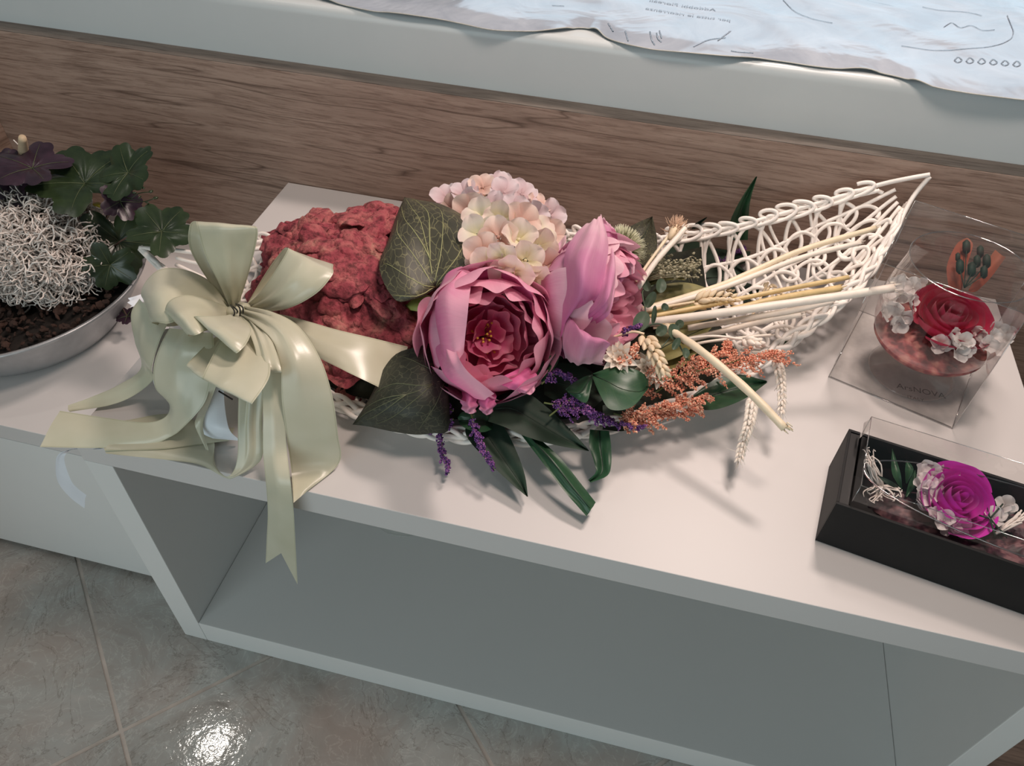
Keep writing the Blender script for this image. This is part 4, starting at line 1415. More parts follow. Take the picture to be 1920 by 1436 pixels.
spray('bottom coral bud spray beside the long purple one', [(1150, 775, .06), (1190, 785, .055), (1245, 782, .05), (1320, 765, .05)], 22, .026, width=.0056, per=55, seed=15, **co)
spray('small coral bud spray below the turned peony', [(1150, 700, .09), (1170, 680, .105), (1185, 662, .115), (1192, 648, .12)], 14, .018, width=.0055, per=50, seed=13, **co)


# ------------------------------------------------------------ wheat, straw, dried flowers
M['wheat'] = simple('pale_wheat', (.80, .64, .44), .5, .12, 120, .2, 300)
M['straw'] = simple('cream_straw', (.86, .72, .52), .42, .08, 60, .15, 300)
M['straw_white'] = simple('bleached_straw', (.90, .80, .70), .45, .06, 60, .15, 300)
M['straw_gold'] = simple('golden_straw', (.72, .54, .27), .42, .12, 60, .15, 300)
M['dry_cream'] = petal_mat('dried_cream_petal', (.66, .44, .30), (.84, .70, .56), (.90, .82, .72), trans=.15)


def wheat(label, path, stem, ngr=16, gl=.0135, gw=.0042, spread=.55, mat='wheat', hairy=0):
    P_ = cr([S(*p) for p in path], 40)
    t = thing('wheat_ear', label, 'wheat', tuple(S(*stem[0])))
    build('stem', *tube(cr([S(*p) for p in stem], 24), .0017, 7), M[mat], t)
    T = np.gradient(P_, axis=0)
    T /= np.linalg.norm(T, axis=1)[:, None]
    Vg, Fg = [], []
    na, nl = 8, 9
    for i in range(nl):
        q = i / (nl - 1)
        rr = math.sin(PI * q) ** .75 * (1 - .35 * q)
        for j in range(na):
            a = 2 * PI * j / na
            Vg.append((rr * math.cos(a) * gw, rr * math.sin(a) * gw * .85, q * gl))
    me = rawmesh('grain', Vg, grid_faces(nl, na, closed_v=True), M[mat])
    side0 = None
    for k in range(ngr):
        i = int(k / ngr * 37)
        sd = np.cross(T[i], CB)
        sd /= np.linalg.norm(sd)
        d0 = [sd, -sd, CB * .9 + sd * .25][k % 3]
        sc_ = 1 - .45 * (k / ngr)
        d = T[i] + d0 * spread
        Mx = frame(d, CB)
        inst('grain', me, to4(Mx, P_[i] + d0 * .0018, sc_), t)
    if hairy:
        mb = MB()
        for k in range(hairy):
            i = int(rng.uniform(.02, .98) * 39)
            sd = rng.normal(size=3)
            d = T[i] * 1.2 + sd * .5
            mb.add(*tube([P_[i], P_[i] + d / np.linalg.norm(d) * gl * rng.uniform(.8, 1.3)], [.0005, .00015], 3))
        build('bristles', *mb.get(), M[mat], t, kind='stuff')
    return t


wheat('plump wheat ear lying right on top of the straw stalks', [(1300, 566, .115), (1340, 560, .12), (1388, 562, .12)], [(1205, 586, .10), (1250, 575, .11), (1302, 566, .115)], 18, .019, .0050, .7)
wheat('wheat ear bending down behind the coral sprays, below the turned peony', [(1208, 628, .12), (1222, 652, .125), (1236, 680, .12), (1246, 705, .11)], [(1150, 632, .11), (1185, 622, .12), (1208, 626, .12)], 17, .021, .0056, .5)
wheat('papery wheat ear hanging over the shelf, lower of the two', [(1412, 745, .075), (1405, 790, .06), (1393, 830, .045), (1384, 872, .03)], [(1350, 700, .06), (1395, 722, .075), (1412, 745, .075)], 34, .0140, .0038, .5, 'straw_white', 60)
wheat('papery wheat ear hanging at the coral spray\'s right tip', [(1456, 672, .085), (1463, 705, .075), (1466, 745, .06), (1464, 780, .05)], [(1410, 660, .075), (1445, 662, .085), (1456, 672, .085)], 30, .0125, .0036, .5, 'straw_white', 50)
wheat('loose pale wheat ear in front of the cane weave', [(1440, 530, .10), (1452, 548, .105), (1470, 560, .10)], [(1405, 605, .08), (1425, 560, .095), (1440, 530, .10)], 12, .013, .0034, .7)
wheat('small wheat bud at the right end of its stem above the coral spray', [(1392, 636, .11), (1412, 642, .112), (1432, 642, .11)], [(1290, 634, .10), (1340, 630, .11), (1392, 636, .11)], 10, .015, .005, .35, 'straw_white')
wheat('pale wheat tip near the yellow straws at the weave', [(1345, 540, .11), (1360, 548, .112), (1378, 550, .11)], [(1260, 578, .10), (1320, 560, .105), (1345, 540, .11)], 8, .012, .0032, .6)


def stalk(label, path, r, mat, flat=1.0):
    P_ = cr([S(*p) for p in path], 26)
    n = 26
    rad = np.full(n, r) * (1 + .04 * np.sin(np.arange(n) * 1.3))
    V, F = tube(P_, rad, 9)
    o = build('straw_stalk', V, F, M[mat])
    tag(o, label, 'straw')
    T = P_[-1] - P_[-2]
    T /= np.linalg.norm(T)
    mb = MB()
    for k in range(10):
        d = T + rng.normal(size=3) * .25
        s0 = P_[-1] + rng.normal(size=3) * r * .5
        mb.add(*tube([s0 - T * .003, s0 + d * rng.uniform(.002, .006)], [r * .28, r * .12], 4))
    build('frayed_end', *mb.get(), M[mat], o)
    return o


stalk('thick cream straw crossing over the coral sprays to the lower right', [(1248, 612, .12), (1320, 662, .13), (1400, 730, .12), (1472, 803, .105)], .0049, 'straw')
stalk('thickest white straw sticking out past the basket rim towards the glass', [(1215, 605, .10), (1400, 580, .13), (1540, 560, .145), (1674, 540, .155)], .0055, 'straw_white')
stalk('uppermost straw lying along the weave, golden at its base', [(1205, 580, .10), (1350, 535, .12), (1500, 470, .14), (1640, 428, .155)], .0040, 'straw')
stalk('straw just below the uppermost one on the weave', [(1205, 584, .10), (1350, 541, .12), (1500, 484, .135), (1612, 455, .145)], .0038, 'straw_white')
stalk('golden straw running to the middle of the front rim', [(1215, 595, .10), (1330, 572, .115), (1460, 545, .125), (1590, 520, .13)], .0032, 'straw_gold')
stalk('flat golden straw under the thickest white one', [(1240, 612, .10), (1330, 592, .11), (1450, 562, .12), (1575, 540, .12)], .0046, 'straw_gold')
stalk('bleached straw low in the weave, third from the front rim', [(1290, 615, .08), (1380, 600, .09), (1480, 583, .10), (1560, 565, .105)], .0042, 'straw_white')
stalk('bleached straw nearest the basket\'s front rim', [(1280, 640, .075), (1350, 622, .08), (1440, 600, .09), (1500, 590, .095)], .0040, 'straw_white')
stalk('short straw standing to the upper right beside the tufted head', [(1196, 540, .13), (1230, 490, .15), (1270, 445, .165), (1284, 428, .17)], .0038, 'straw_white')
stalk('thin straw beside the short upright one', [(1192, 528, .13), (1222, 485, .145), (1255, 440, .16)], .0022, 'straw')
stalk('thin straw low among the olive leaves', [(1225, 615, .095), (1300, 600, .10), (1400, 575, .11)], .0018, 'straw')
stalk('slender straw running under the wheat bud', [(1280, 650, .07), (1330, 640, .08), (1400, 632, .085), (1445, 628, .09)], .0019, 'straw_white')

# tufted dried head, spiky ball, seed spray, strawflowers
tf = thing('dried_tuft', 'small pale bristly dried flower head above the straws', 'dried flower', tuple(S(1256, 440, .15)))
mb = MB()
c = S(1262, 436, .16)
for k in range(260):
    d = (S(1282, 408, .17) - c)
    d = d / np.linalg.norm(d) + rng.normal(size=3) * .42
    L = rng.uniform(.014, .026)
    mb.add(*tube([c + rng.normal(size=3) * .002, c + d / np.linalg.norm(d) * L], [.0008, .00035], 3))
build('bristles', *mb.get(), M['dry_cream'], tf, kind='stuff')
build('calyx', *tube([S(1254, 448, .158), S(1262, 436, .162), S(1268, 428, .163)], [.003, .006, .007], 9), M['wheat'], tf)
sb = thing('spiky_ball_flower', 'cream-green spiky round flower head behind the turned peony', 'flower', tuple(S(1168, 470, .09)))
mb = MB()
c = S(1165, 468, .125)
for k in range(900):
    d = rng.normal(size=3)
    d /= np.linalg.norm(d)
    mb.add(*tube([c + d * .020, c + d * (.030 + rng.uniform(0, .006))], [.0014, .0003], 4))
mb.add(*ico(c, .022))
build('spikes', *mb.get(), simple('cream_green_spike', (.62, .62, .44), .5), sb, kind='stuff')
sd = thing('seed_spray', 'beige-green spray of small seed pods above the olive leaf', 'spray', tuple(S(1205, 530, .10)))
mb = MB()
M['seed'] = simple('beige_green_seed', (.36, .33, .22), .45, .3, 200)
for k in range(60):
    e = S(rng.uniform(1218, 1310), rng.uniform(480, 520), rng.uniform(.11, .14))
    P_ = cr([S(1200, 530, .11), (S(1200, 530, .11) + e) / 2 + np.array([0, 0, .004]), e], 6)
    mb.add(*tube(P_, .0006, 4))
    for q in range(4):
        mb.add(*ico(e + rng.normal(size=3) * .003, rng.uniform(.0016, .0030), (1, .8, .8)))
    mb.add(*tube([e, e + rng.normal(size=3) * .006], .0004, 3))
build('seed_pods', *mb.get(), M['seed'], sd, kind='stuff')
for i, (a, b_, z, R_) in enumerate([(1162, 672, .105, .024), (1215, 690, .095, .022), (1232, 702, .09, .020)]):
    t = thing('strawflower', ['cream pointed-petal dried flower tucked under the turned peony', 'cream dried flower half hidden by the coral sprays', 'smaller cream dried flower beside the bending wheat ear'][i], 'flower', tuple(S(a, b_, z - .02)))
    c = S(a, b_, z)
    Mx = frame(CB + CR * .3 * (i - 1) + CU * .2)
    for ring in range(3):
        n = 9
        me = None
        for k in range(n):
            an = 2 * PI * k / n + ring * .35
            el = [.15, .6, 1.05][ring]
            L = R_ * [1, .85, .62][ring]
            rows = []
            for u in np.linspace(0, 1, 5):
                wd = .22 * L * math.sin(PI * min(1, u * .85 + .12))
                rad = L * u
                z_ = L * u * math.sin(el) * .9
                x = rad * math.cos(el)
                ct, st = math.cos(an), math.sin(an)
                rows.append([c + Mx @ np.array([x * ct - y * st, x * st + y * ct, z_ + abs(y) * .5]) for y in (-wd, 0, wd)])
            V, F, uv = patch(rows, 7, 5)
            build('petal', V, F, M['dry_cream'], t, uv=uv)
rb = build('red_berry', *ico(S(1018, 583, .10), .010, (1, 1.2, .9)), simple('crimson_bud', (.42, .01, .03), .4))
tag(rb, 'small crimson bud between the two peonies', 'bud')
sm = rb.modifiers.new('s', 'SUBSURF')
sm.levels = sm.render_levels = 2
# price sticker paper tucked between peony and bark
M['paper'] = simple('white_label_paper', (.62, .60, .54), .5)
tg = build('paper_tag', *box(0, .012, 0, .008, 0, .0006, .0002), M['paper'], smooth=False)
tag(tg, 'tiny white paper tag wedged beside the open peony, by the bark', 'tag')
tg.location = Vector(S(798, 638, .10))
tg.rotation_euler = (.6, .1, .3)

# ------------------------------------------------------------ plastic wrapping lying on the window ledge
def text_mesh(name, s, size, mat, parent, origin, xdir, ydir, z=0.0, ext=0.0):
    cu = bpy.data.curves.new(name, 'FONT')
    cu.body = s
    cu.size = size
    cu.extrude = ext
    tmp = bpy.data.objects.new('tmp', cu)
    col.objects.link(tmp)
    bpy.context.view_layer.update()
    me = bpy.data.meshes.new_from_object(tmp.evaluated_get(bpy.context.evaluated_depsgraph_get()))
    bpy.data.objects.remove(tmp)
    bpy.data.curves.remove(cu)
    me.materials.clear()
    me.materials.append(mat)
    X = np.array([*xdir, 0.0]) / np.linalg.norm(xdir)
    Y = np.array([*ydir, 0.0]) / np.linalg.norm(ydir)
    Mx = np.stack([X, Y, np.array([0, 0, 1.0])], 1)
    return inst(name, me, to4(Mx, origin), parent)


wf = NT('clear_wrapping_film')
v = wf.coord()
n = wf.noise(v, 9, 5, .6, 1.2)
wf.base(wf.ramp(n, [(.35, (.36, .40, .47)), (.7, (.50, .54, .61))]))
wf.set(Roughness=.14, Specular_IOR_Level=.7, Coat_Weight=.8, Coat_Roughness=.1)
wf.bump(wf.noise(v, 8, 3, .45, 1.0), .6, .012)
M['film'] = wf.m
edge = [(560, -14), (640, 8), (700, 21), (760, 31), (850, 42), (930, 57), (1040, 58), (1085, 52), (1115, 57), (1150, 76), (1230, 94), (1350, 109), (1440, 112), (1540, 126), (1630, 134), (1690, 146), (1730, 158), (1800, 172), (1920, 187), (2050, 200)]
E0 = cr([S(a, b_, .303) for a, b_ in edge], 150)
film = thing('wrapping_film', 'crinkled translucent plastic wrapping film spread over the window ledge', 'plastic film', tuple(S(1300, 60, .298)))
V, uv = [], []
nb = 60
for i in range(150):
    for j in range(nb):
        q = j / (nb - 1)
        p = E0[i] + np.array([0.03 * q, .62 * q ** 1.2, 0])
        w1 = mnoise.fractal(Vector((p[0] * 4 + p[1] * 2.2, p[1] * 1.5, 1)), 1, 2, 4)
        rdg = 1 - abs(mnoise.noise(Vector((p[0] * 5 + p[1] * 3, p[1] * 2 - p[0] * 1.5, 4)))) * 2
        lip = .0035 * max(0, math.sin(i * .31 + 1.2 * math.sin(i * .11))) * math.exp(-q * 14)
        p[2] = .3017 + .004 * (w1 + .8) * min(1, q * 8 + .15) + .007 * max(0, rdg - .55) ** 1.2 * min(1, q * 6) + lip
        V.append(p)
V = np.array(V)
V[:, 2] = np.maximum(V[:, 2], .3008)
build('sheet', V, grid_faces(150, nb), M['film'], film)
build('rolled_edge', *tube([p + np.array([0, 0, .0008]) for p in V.reshape(150, nb, 3)[:, 0]], .0009, 5), simple('folded_film_edge', (.50, .49, .44), .5), film)
M['print'] = simple('faint_grey_blue_print', (.30, .37, .45), .5)
SHEET = V.copy()


def drape(o, lift=.0007):
    """lay printed marks on the film's own surface"""
    W = Matrix.Translation(BASE[film.name]) @ o.matrix_basis
    Wi = W.inverted()
    for vt in o.data.vertices:
        p = W @ vt.co
        d = (SHEET[:, 0] - p.x) ** 2 + (SHEET[:, 1] - p.y) ** 2
        k = np.argpartition(d, 4)[:4]
        wt_ = 1 / (d[k] + 1e-7)
        p.z = float((SHEET[k, 2] * wt_).sum() / wt_.sum()) + lift
        vt.co = Wi @ p



def film_text(s, px, py, size, z=.305):
    o = text_mesh('printed_text', s, size, M['print'], film, S(px, py, z), (-1, .0), (.03, 1))
    drape(o)
    return o


film_text('Addobbi Floreali', 1342, 22, .0158)
film_text('per tutte le ricorrenze', 1370, 42, .0145)


def film_mark(pts, r=.0009, z=.305):
    P_ = cr([S(a, b_, z) for a, b_ in pts], 4 * len(pts) + 4)
    V, F = tube(P_, r, 4)
    V[:, 2] = z + (V[:, 2] - z) * .3
    drape(build('printed_mark', V, F, M['print'], film))


for pts in [[(1218, 62), (1222, 76), (1228, 84)], [(1231, 64), (1233, 74), (1240, 80)], [(1236, 60), (1240, 74)], [(1172, 60), (1178, 76)], [(1140, 46), (1150, 60)],
            [(1300, 90), (1330, 78), (1360, 74)], [(1345, 80), (1370, 60)]]:
    film_mark(pts)
film_mark([(1468, 0), (1490, 22), (1520, 36), (1560, 46)], .0007)
film_mark([(1888, 30), (1900, 62), (1886, 78), (1840, 90), (1760, 94), (1690, 86)], .0007)
for k in range(6):
    a = 1790 + 22 * k
    film_mark([(a, 112 + 1.5 * k), (a + 7, 106 + 1.5 * k), (a + 14, 112 + 1.5 * k), (a + 6, 116 + 1.5 * k), (a, 112 + 1.5 * k)], .0009)
film_mark([(1035, 11), (1058, 12)], .0007)
film_mark([(1770, 50), (1785, 42), (1800, 52), (1820, 50), (1840, 58), (1865, 56)], .0007)
film_mark([(1730, 12), (1760, 18), (1800, 22), (1840, 32)], .0007)
film_mark([(1370, 98), (1385, 100), (1412, 101)], .0010)


# ------------------------------------------------------------ roses
def rose(parent, c, axis, R, n, mat, seed, th_out=1.55, spin=0.0):
    Mx = frame(axis, CU)
    r_ = np.random.default_rng(seed)
    for k in range(n):
        q = k / (n - 1)
        Rk = R * (.10 + .90 * q ** .85)
        th1 = 2.0 - (2.0 - th_out) * q ** 1.1
        V, F, uv = sph_petal(Rk, .12, th1, spin + k * 2.25, 1.45 - .62 * q, .02 + .22 * q ** 2, .012 + .02 * q, seed + k, .03, squash=R * (.80 - .12 * q) / Rk * (.9 if q > .3 else 1.0),
                             nu=14, nv=21, rnd=.12, lob=1.2)
        build('petal', V @ Mx.T + c, F, M[mat], parent, uv=uv)


M['rose_red'] = petal_mat('crimson_rose_petal', (.22, .004, .025), (.42, .010, .055), (.52, .03, .09), trans=.15)
M['rose_magenta'] = petal_mat('magenta_rose_petal', (.36, .0, .24), (.60, .008, .42), (.70, .03, .50), trans=.2)
M['glass_thin'] = glass('thin_clear_glass', (.98, .975, .975), .02, .975)
M['pvc'] = glass('clear_pvc_sheet', (.975, .965, .96), .06, .965)
M['clear_edge'] = glass('clear_plastic_fold', (.86, .85, .85), .1, .72)
M['card'] = simple('grey_white_card', (.62, .59, .57), .55)
M['ink'] = simple('grey_ink', (.14, .13, .13), .6)

# clear box round the goblet
PA = np.array([.278, .8478, 0.0])
d1 = np.array([.94, -.342, 0.0])
d2 = np.array([.342, .94, 0.0])
BL, BD, BH = .1665, .172, .198
cb = thing('clear_display_box', 'tall clear plastic box enclosing the glass goblet of preserved flowers', 'box', tuple(PA + d1 * BL / 2 + d2 * BD / 2))


def q4(a, b_, c, d):
    return [a, b_, c, d], [(0, 1, 2, 3)]


Zb = np.array([0, 0, 1.0])
cn = [PA, PA + d1 * BL, PA + d1 * BL + d2 * BD, PA + d2 * BD]
for k in range(4):
    a, b_ = cn[k], cn[(k + 1) % 4]
    build('clear_panel', *q4(a + Zb * .002, b_ + Zb * .002, b_ + Zb * BH, a + Zb * BH), M['pvc'], cb, smooth=False)
build('clear_panel', *q4(*[c + Zb * BH for c in cn]), M['pvc'], cb, smooth=False)
mb = MB()
for k in range(4):
    a, b_ = cn[k], cn[(k + 1) % 4]
    mb.add(*tube([a, a + Zb * BH], .0006, 6))
    mb.add(*tube([a + Zb * BH, b_ + Zb * BH], .0006, 6))
    mb.add(*tube([a + Zb * .001, b_ + Zb * .001], .0007, 6))
build('folded_edges', *mb.get(), M['clear_edge'], cb)
ins = .002
cc_ = [PA + d1 * ins + d2 * ins, PA + d1 * (BL - ins) + d2 * ins, PA + d1 * (BL - ins) + d2 * (BD - ins), PA + d1 * ins + d2 * (BD - ins)]
cv = [c + Zb * .0004 for c in cc_] + [c + Zb * .0016 for c in cc_]
build('base_card', cv, [(3, 2, 1, 0), (4, 5, 6, 7), (0, 1, 5, 4), (1, 2, 6, 5), (2, 3, 7, 6), (3, 0, 4, 7)], M['card'], cb, smooth=False)
tx = np.array(S(1745, 738, .002)) - np.array(S(1682, 724, .002))
ty = (-tx[1], tx[0])
text_mesh('printed_text', 'ArsNOVA', .0150, M['ink'], cb, S(1681, 727, .0019), tx[:2], ty)
text_mesh('printed_text', 'ITALY', .0085, M['ink'], cb, S(1701, 746, .0019), tx[:2], ty)

# stemmed glass with preserved flowers
GC = np.array([.3925, .889, .0022])
gob = thing('glass_goblet', 'short-stemmed clear glass goblet standing inside the clear box', 'goblet', tuple(GC))
prof = [(0, .0030), (.030, .0030), (.052, .0022), (.0575, .0010), (.0580, .0020), (.052, .0042), (.030, .0060), (.017, .0105), (.0145, .016), (.0155, .022), (.020, .0275)]
V, F = lathe(prof, GC, 72)
build('foot', V, F, M['glass_thin'], gob)
mb = MB()
V, F = lathe([(.0578, .0005), (.0584, .0012), (.0578, .0020), (.0570, .0012)], GC, 72)
mb.add(V, F)
build('foot_rim', *mb.get(), M['clear_edge'], gob)
bowlp = [(0, .027), (.020, .0275), (.040, .034), (.058, .047), (.071, .064), (.079, .085), (.0815, .105), (.081, .125), (.0775, .150), (.0735, .172), (.0725, .186)]
bp = cr(np.array(bowlp), 30)
V, F = lathe([tuple(p) for p in bp], GC, 80)
build('bowl', V, F, M['glass_thin'], gob)
V, F = lathe([(.0718, .1858), (.0726, .1868), (.0734, .1858), (.0726, .1850), (.0718, .1858)], GC, 80)
build('rim', V, F, M['clear_edge'], gob)
mb = MB()
V, F = lathe([(.0140, .010), (.0165, .0125), (.0175, .016), (.0160, .021)], GC, 40)
build('stem_ring', V, F, M['clear_edge'], gob)
M['mauve'] = speckle('mauve_red_moss', (.10, .012, .018), (.28, .05, .055), (.42, .16, .13), 60)
ms_ = []
for i in range(12):
    for j in range(48):
        a = 2 * PI * j / 48
        q = i / 11
        ms_.append((GC[0] + .072 * q * math.cos(a), GC[1] + .072 * q * math.sin(a), GC[2] + .066 + rng.uniform(-.003, .003) + .006 * (1 - q)))
Fm = grid_faces(12, 48, closed_v=True)
off = len(ms_)
sdp = [(.0725, .063), (.067, .056), (.054, .0455), (.036, .0345), (0, .0295)]
for (r_, z_) in sdp:
    for j in range(48):
        a = 2 * PI * j / 48
        ms_.append((GC[0] + r_ * math.cos(a), GC[1] + r_ * math.sin(a), GC[2] + z_))
Fm += [tuple(x + off - 48 for x in f) for f in grid_faces(6, 48, closed_v=True)]
mm = build('moss_bed', ms_, Fm, M['mauve'])
tag(mm, 'reddish mauve moss filling the bottom of the glass goblet', 'moss')
mm['kind'] = 'stuff'
rr_ = thing('crimson_rose', 'crimson preserved rose head inside the glass goblet', 'flower', tuple(S(1785, 600, .08)))
rose(rr_, S(1786, 592, .105), Zb * .9 + CB * .3, .047, 17, 'rose_red', 71, 1.75)


def white_cluster(label, spots, R, seed, basept, mat='hyd_white'):
    r_ = np.random.default_rng(seed)
    t = thing('hydrangea_cluster', label, 'flower', tuple(S(*basept)))
    bead, ms = floret_meshes(M[mat], R, seed, .45)
    for i, (a, b_, z) in enumerate(spots):
        Mx = frame(CB + r_.normal(size=3) * .55, r_.normal(size=3))
        floret(t, bead, ms, to4(Mx, S(a, b_, z), r_.uniform(.85, 1.2)), r_)
    return t


white_cluster('white preserved hydrangea cluster at the left in the goblet', [(1683, 530, .115), (1700, 522, .115), (1712, 540, .11), (1690, 552, .11), (1706, 568, .105), (1680, 575, .10), (1664, 560, .10), (1672, 600, .085), (1692, 592, .095), (1655, 585, .095), (1722, 530, .11), (1686, 607, .085)], .0135, 5, (1690, 590, .07))
white_cluster('white preserved hydrangea cluster at the goblet\'s front, below the crimson rose', [(1772, 640, .095), (1790, 648, .10), (1803, 642, .10), (1780, 632, .10), (1795, 660, .095), (1812, 655, .095), (1762, 646, .09)], .0130, 6, (1788, 650, .07))
white_cluster('white preserved hydrangea cluster at the goblet\'s right', [(1842, 622, .10), (1860, 632, .10), (1872, 618, .10), (1882, 634, .095), (1850, 648, .095), (1835, 640, .095)], .0130, 8, (1858, 640, .07))
go = thing('dark_bud_sprig', 'small dark green bud sprig standing above the crimson rose', 'sprig', tuple(S(1806, 530, .12)))
for (a, b_, r_) in [(1812, 463, .008), (1838, 472, .007), (1850, 490, .008), (1800, 500, .008), (1822, 505, .008), (1845, 510, .007), (1796, 482, .005), (1832, 490, .007)]:
    P_ = cr([S(1808, 540, .12), S((a + 1808) / 2, (b_ + 545) / 2, .13), S(a, b_ + 6, .135)], 6)
    build('twig', *tube(P_, .0007, 4), M['lance'], go)
    build('bud', *ico(S(a, b_, .137), r_, (.8, .6, 1.5), frame(CB, CU) @ np.array([[1, 0, 0], [0, 0, 1], [0, 1, 0.]])), M['lance'], go)
M['orange'] = petal_mat('orange_red_dried_petal', (.24, .045, .02), (.32, .075, .035), (.34, .12, .07), trans=.2)
for i, rows in enumerate([[[(1780, 545, .11), (1790, 550, .11), (1802, 550, .11)], [(1775, 500, .12), (1795, 500, .122), (1812, 502, .12)], [(1792, 460, .13), (1808, 458, .13), (1824, 462, .13)], [(1806, 448, .133), (1814, 446, .133), (1820, 450, .133)]],
                          [[(1815, 545, .11), (1822, 548, .11), (1832, 546, .11)], [(1840, 505, .115), (1848, 512, .12), (1858, 520, .115)], [(1866, 468, .12), (1878, 478, .125), (1886, 482, .12)]]]):
    V, F, uv = patch([[S(*p) for p in r] for r in rows], 14, 7)
    o = build('dried_petal', V, F, M['orange'], uv=uv)
    tag(o, ['upright orange-red dried petal behind the dark bud sprig', 'slanting orange-red dried petal right of the dark bud sprig'][i], 'petal')

# ------------------------------------------------------------ black box with a clear lid
M['black'] = simple('black_card', (.007, .007, .0075), .6, .1, 60, .05, 400, spec=.3)
M['black_in'] = simple('black_card_inside', (.010, .009, .009), .5, spec=.35)
QA = np.array([.2499, .5645, 0.0])
e1 = np.array([.984, -.178, 0.0])
e2 = np.array([.178, .984, 0.0])


def Q(u, v, z):
    return QA + e1 * u + e2 * v + Zb * z


def qbox(u0, u1, v0, v1, z0, z1, b=.0006):
    V, F = box(u0, u1, v0, v1, z0, z1, b)
    return [Q(*p) for p in V], F


UL, VD, ZH = .46, .119, .073
bx = thing('black_gift_box', 'open black card box with a clear lid at the right end of the shelf', 'box', tuple(Q(UL / 2, VD / 2, 0)))
build('base', *qbox(.001, UL, .001, VD - .001, 0.0005, .0030), M['black'], bx, smooth=False)
build('front_wall', *qbox(0, UL, 0, .0035, .0005, ZH), M['black'], bx, smooth=False)
build('back_wall', *qbox(0, UL, VD - .0035, VD, .0005, ZH), M['black'], bx, smooth=False)
build('side_wall', *qbox(0, .0030, .0036, VD - .0036, .0005, ZH), M['black'], bx, smooth=False)
build('side_wall', *qbox(UL - .003, UL, .0036, VD - .0036, .0035, ZH - .001), M['black'], bx, smooth=False)
build('folded_flap', *qbox(.0110, .0130, .0040, VD - .004, .0035, ZH - .002), M['black_in'], bx, smooth=False)
build('folded_flap', *qbox(.0030, .0135, .0040, VD - .004, ZH - .0035, ZH - .0015), M['black_in'], bx, smooth=False)
lz = .106
u0, u1, v0, v1 = .0145, UL - .006, .0060, VD - .0050
cs = [(u0, v0), (u1, v0), (u1, v1), (u0, v1)]
mb = MB()
for k in range(4):
    (a, b_), (c, d) = cs[k], cs[(k + 1) % 4]
    mb.add(*q4(Q(a, b_, .02), Q(c, d, .02), Q(c, d, lz), Q(a, b_, lz)))
mb.add(*q4(*[Q(a, b_, lz) for a, b_ in cs]))
ld_ = build('clear_lid', *mb.get(), M['pvc'], bx, smooth=False, label='clear folded plastic lid standing in the black box')
mb = MB()
for k in range(4):
    (a, b_), (c, d) = cs[k], cs[(k + 1) % 4]
    mb.add(*tube([Q(a, b_, lz), Q(c, d, lz)], .0005, 6))
    mb.add(*tube([Q(a, b_, .05), Q(a, b_, lz)], .0005, 6))
build('folded_edges', *mb.get(), M['clear_edge'], ld_)
V, F, uv = patch([[Q(.0142, v1 - .002, lz - .002), Q(.0142, v1 - .022, lz - .002)], [Q(.009, v1 - .002, lz - .018), Q(.009, v1 - .024, lz - .018)], [Q(.0142, v1 - .006, .055), Q(.0142, v1 - .018, .055)]], 8, 4)
build('end_flap', V, F, M['clear_edge'], ld_)
# oval glass dish
ds = thing('oval_glass_dish', 'long oval clear glass dish of preserved flowers inside the black box', 'dish', tuple(Q(.2, .06, .0035)))
DC, DA, DB = (.208, .0590), .186, .0490


def oval(prof, k=96):
    V = []
    for (r, z) in prof:
        for j in range(k):
            a = 2 * PI * j / k
            V.append(Q(DC[0] + DA * r * math.cos(a), DC[1] + DB * r * math.sin(a), z))
    return V, grid_faces(len(prof), k, closed_v=True)


build('dish_wall', *oval([(0, .005), (.55, .005), (.75, .010), (.90, .030), (.97, .055), (1.0, .078)]), M['glass_thin'], ds)
build('dish_rim', *oval([(.992, .0775), (1.0, .0790), (1.012, .0775), (1.0, .0765), (.992, .0775)]), glass('rim_mauve_reflection', (.62, .50, .52), .15, .70), ds)  # mauve reflection put into the tint of the clear rim
Vm = []
for i in range(14):
    for j in range(90):
        a = 2 * PI * j / 90
        q = i / 13 * .90
        Vm.append(Q(DC[0] + DA * q * math.cos(a), DC[1] + DB * q * math.sin(a), .046 + rng.uniform(-.004, .004) - .016 * max(0, q - .75) / .15))
md = build('moss_bed', Vm, grid_faces(14, 90, closed_v=True), speckle('dark_mauve_moss', (.015, .010, .012), (.06, .018, .032), (.20, .09, .10), 70))
tag(md, 'dark mauve moss bed in the oval dish in the black box', 'moss')
md['kind'] = 'stuff'
mr = thing('magenta_rose', 'bright magenta preserved rose head in the oval dish in the black box', 'flower', tuple(S(1800, 935, .06)))
rose(mr, S(1800, 935, .074), Zb * .8 + CB * .45, .0385, 18, 'rose_magenta', 91, 1.5, .5)
white_cluster('white preserved hydrangea florets behind and left of the magenta rose', [(1742, 880, .072), (1727, 892, .072), (1752, 896, .070), (1776, 887, .07), (1806, 886, .068), (1735, 908, .07), (1745, 916, .066), (1720, 938, .062), (1733, 924, .068), (1790, 880, .066)], .0130, 15, (1740, 900, .045))
white_cluster('white preserved hydrangea florets below the magenta rose, near the lid\'s front', [(1770, 976, .062), (1785, 984, .06), (1798, 986, .058), (1752, 968, .06), (1765, 990, .052)], .0115, 16, (1775, 985, .045))
white_cluster('white preserved floret pair right of the magenta rose', [(1877, 956, .064), (1864, 972, .062), (1885, 948, .062)], .0130, 17, (1872, 962, .045))
dl = thing('dark_leaf_sprig', 'dark green leaf sprig at the left in the oval dish', 'sprig', tuple(S(1690, 920, .046)))
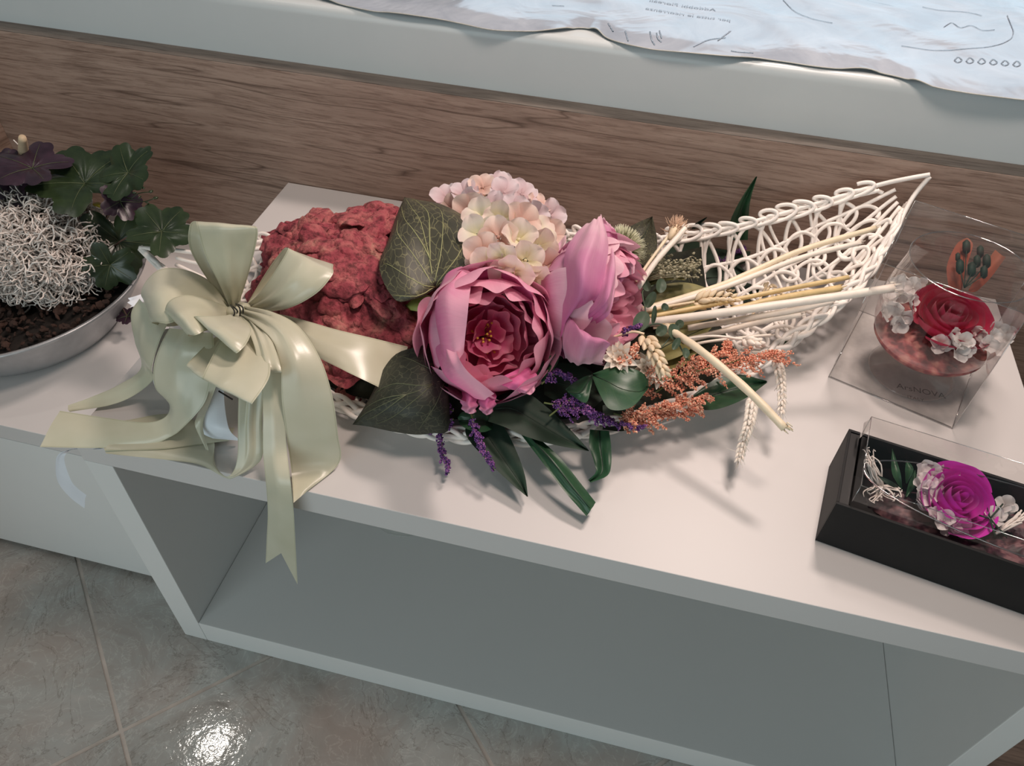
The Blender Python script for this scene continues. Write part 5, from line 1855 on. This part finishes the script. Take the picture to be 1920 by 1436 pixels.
for (L, w_) in [([(1690, 915, .055), (1680, 885, .07), (1673, 840, .078)], 8), ([(1690, 920, .055), (1668, 905, .068), (1645, 890, .07)], 9), ([(1700, 905, .055), (1705, 880, .068), (1700, 862, .07)], 8), ([(1700, 930, .055), (1712, 905, .062), (1716, 880, .062)], 8)]:
    rows = []
    for i, (a, b_, z) in enumerate(L):
        ww = [2, w_, .5][i]
        rows.append([S(a - ww, b_, z), S(a, b_ + 2, z - .002), S(a + ww, b_, z)])
    V, F, uv = patch(rows, 12, 5)
    build('leaf', V, F, M['broad'] if w_ == 8 else M['lance'], dl, uv=uv)
as_ = thing('pale_wiry_sprig', 'pale wiry lichen-like sprig at the left end of the oval dish', 'sprig', tuple(S(1645, 920, .046)))
mb = MB()
for k in range(46):
    a0 = S(1650 + rng.uniform(-8, 8), 912 + rng.uniform(-8, 8), .055)
    if k < 22:
        a1 = S(1632 + rng.uniform(-10, 6), 850 + rng.uniform(-6, 20), .082)
    else:
        a1 = S(1650 + rng.uniform(-32, 40), 920 + rng.uniform(-10, 22), .062)
    P_ = cr([a0, (a0 + a1) / 2 + rng.normal(size=3) * .003, a1, a1 + rng.normal(size=3) * .003], 10)
    mb.add(*tube(P_, np.linspace(.0011, .0005, 10), 4))
build('wiry_stems', *mb.get(), M['silver'], as_, kind='stuff')
tk = thing('dried_twig_bundle', 'beige dried twigs beside the dark stems at the oval dish\'s right', 'twigs', tuple(S(1890, 985, .046)))
mb = MB()
for k in range(16):
    a0 = S(1870 + rng.uniform(-4, 4), 998 + rng.uniform(-4, 4), .055)
    a1 = S(1915 + rng.uniform(-10, 14), 968 + rng.uniform(-12, 12), .068)
    mb.add(*tube(cr([a0, (a0 + a1) / 2 + rng.normal(size=3) * .002, a1], 7), .0011, 5))
build('twigs', *mb.get(), M['silver'], tk, kind='stuff')
mb = MB()
for (a, b_) in [(1880, 945), (1836, 966), (1866, 1005), (1888, 1008), (1850, 940)]:
    mb.add(*tube(cr([S(1856, 972, .066), S((a + 1856) / 2, (b_ + 972) / 2, .070), S(a, b_, .066)], 6), .0010, 5))
build('dark_stems', *mb.get(), M['lance'], tk, kind='stuff')
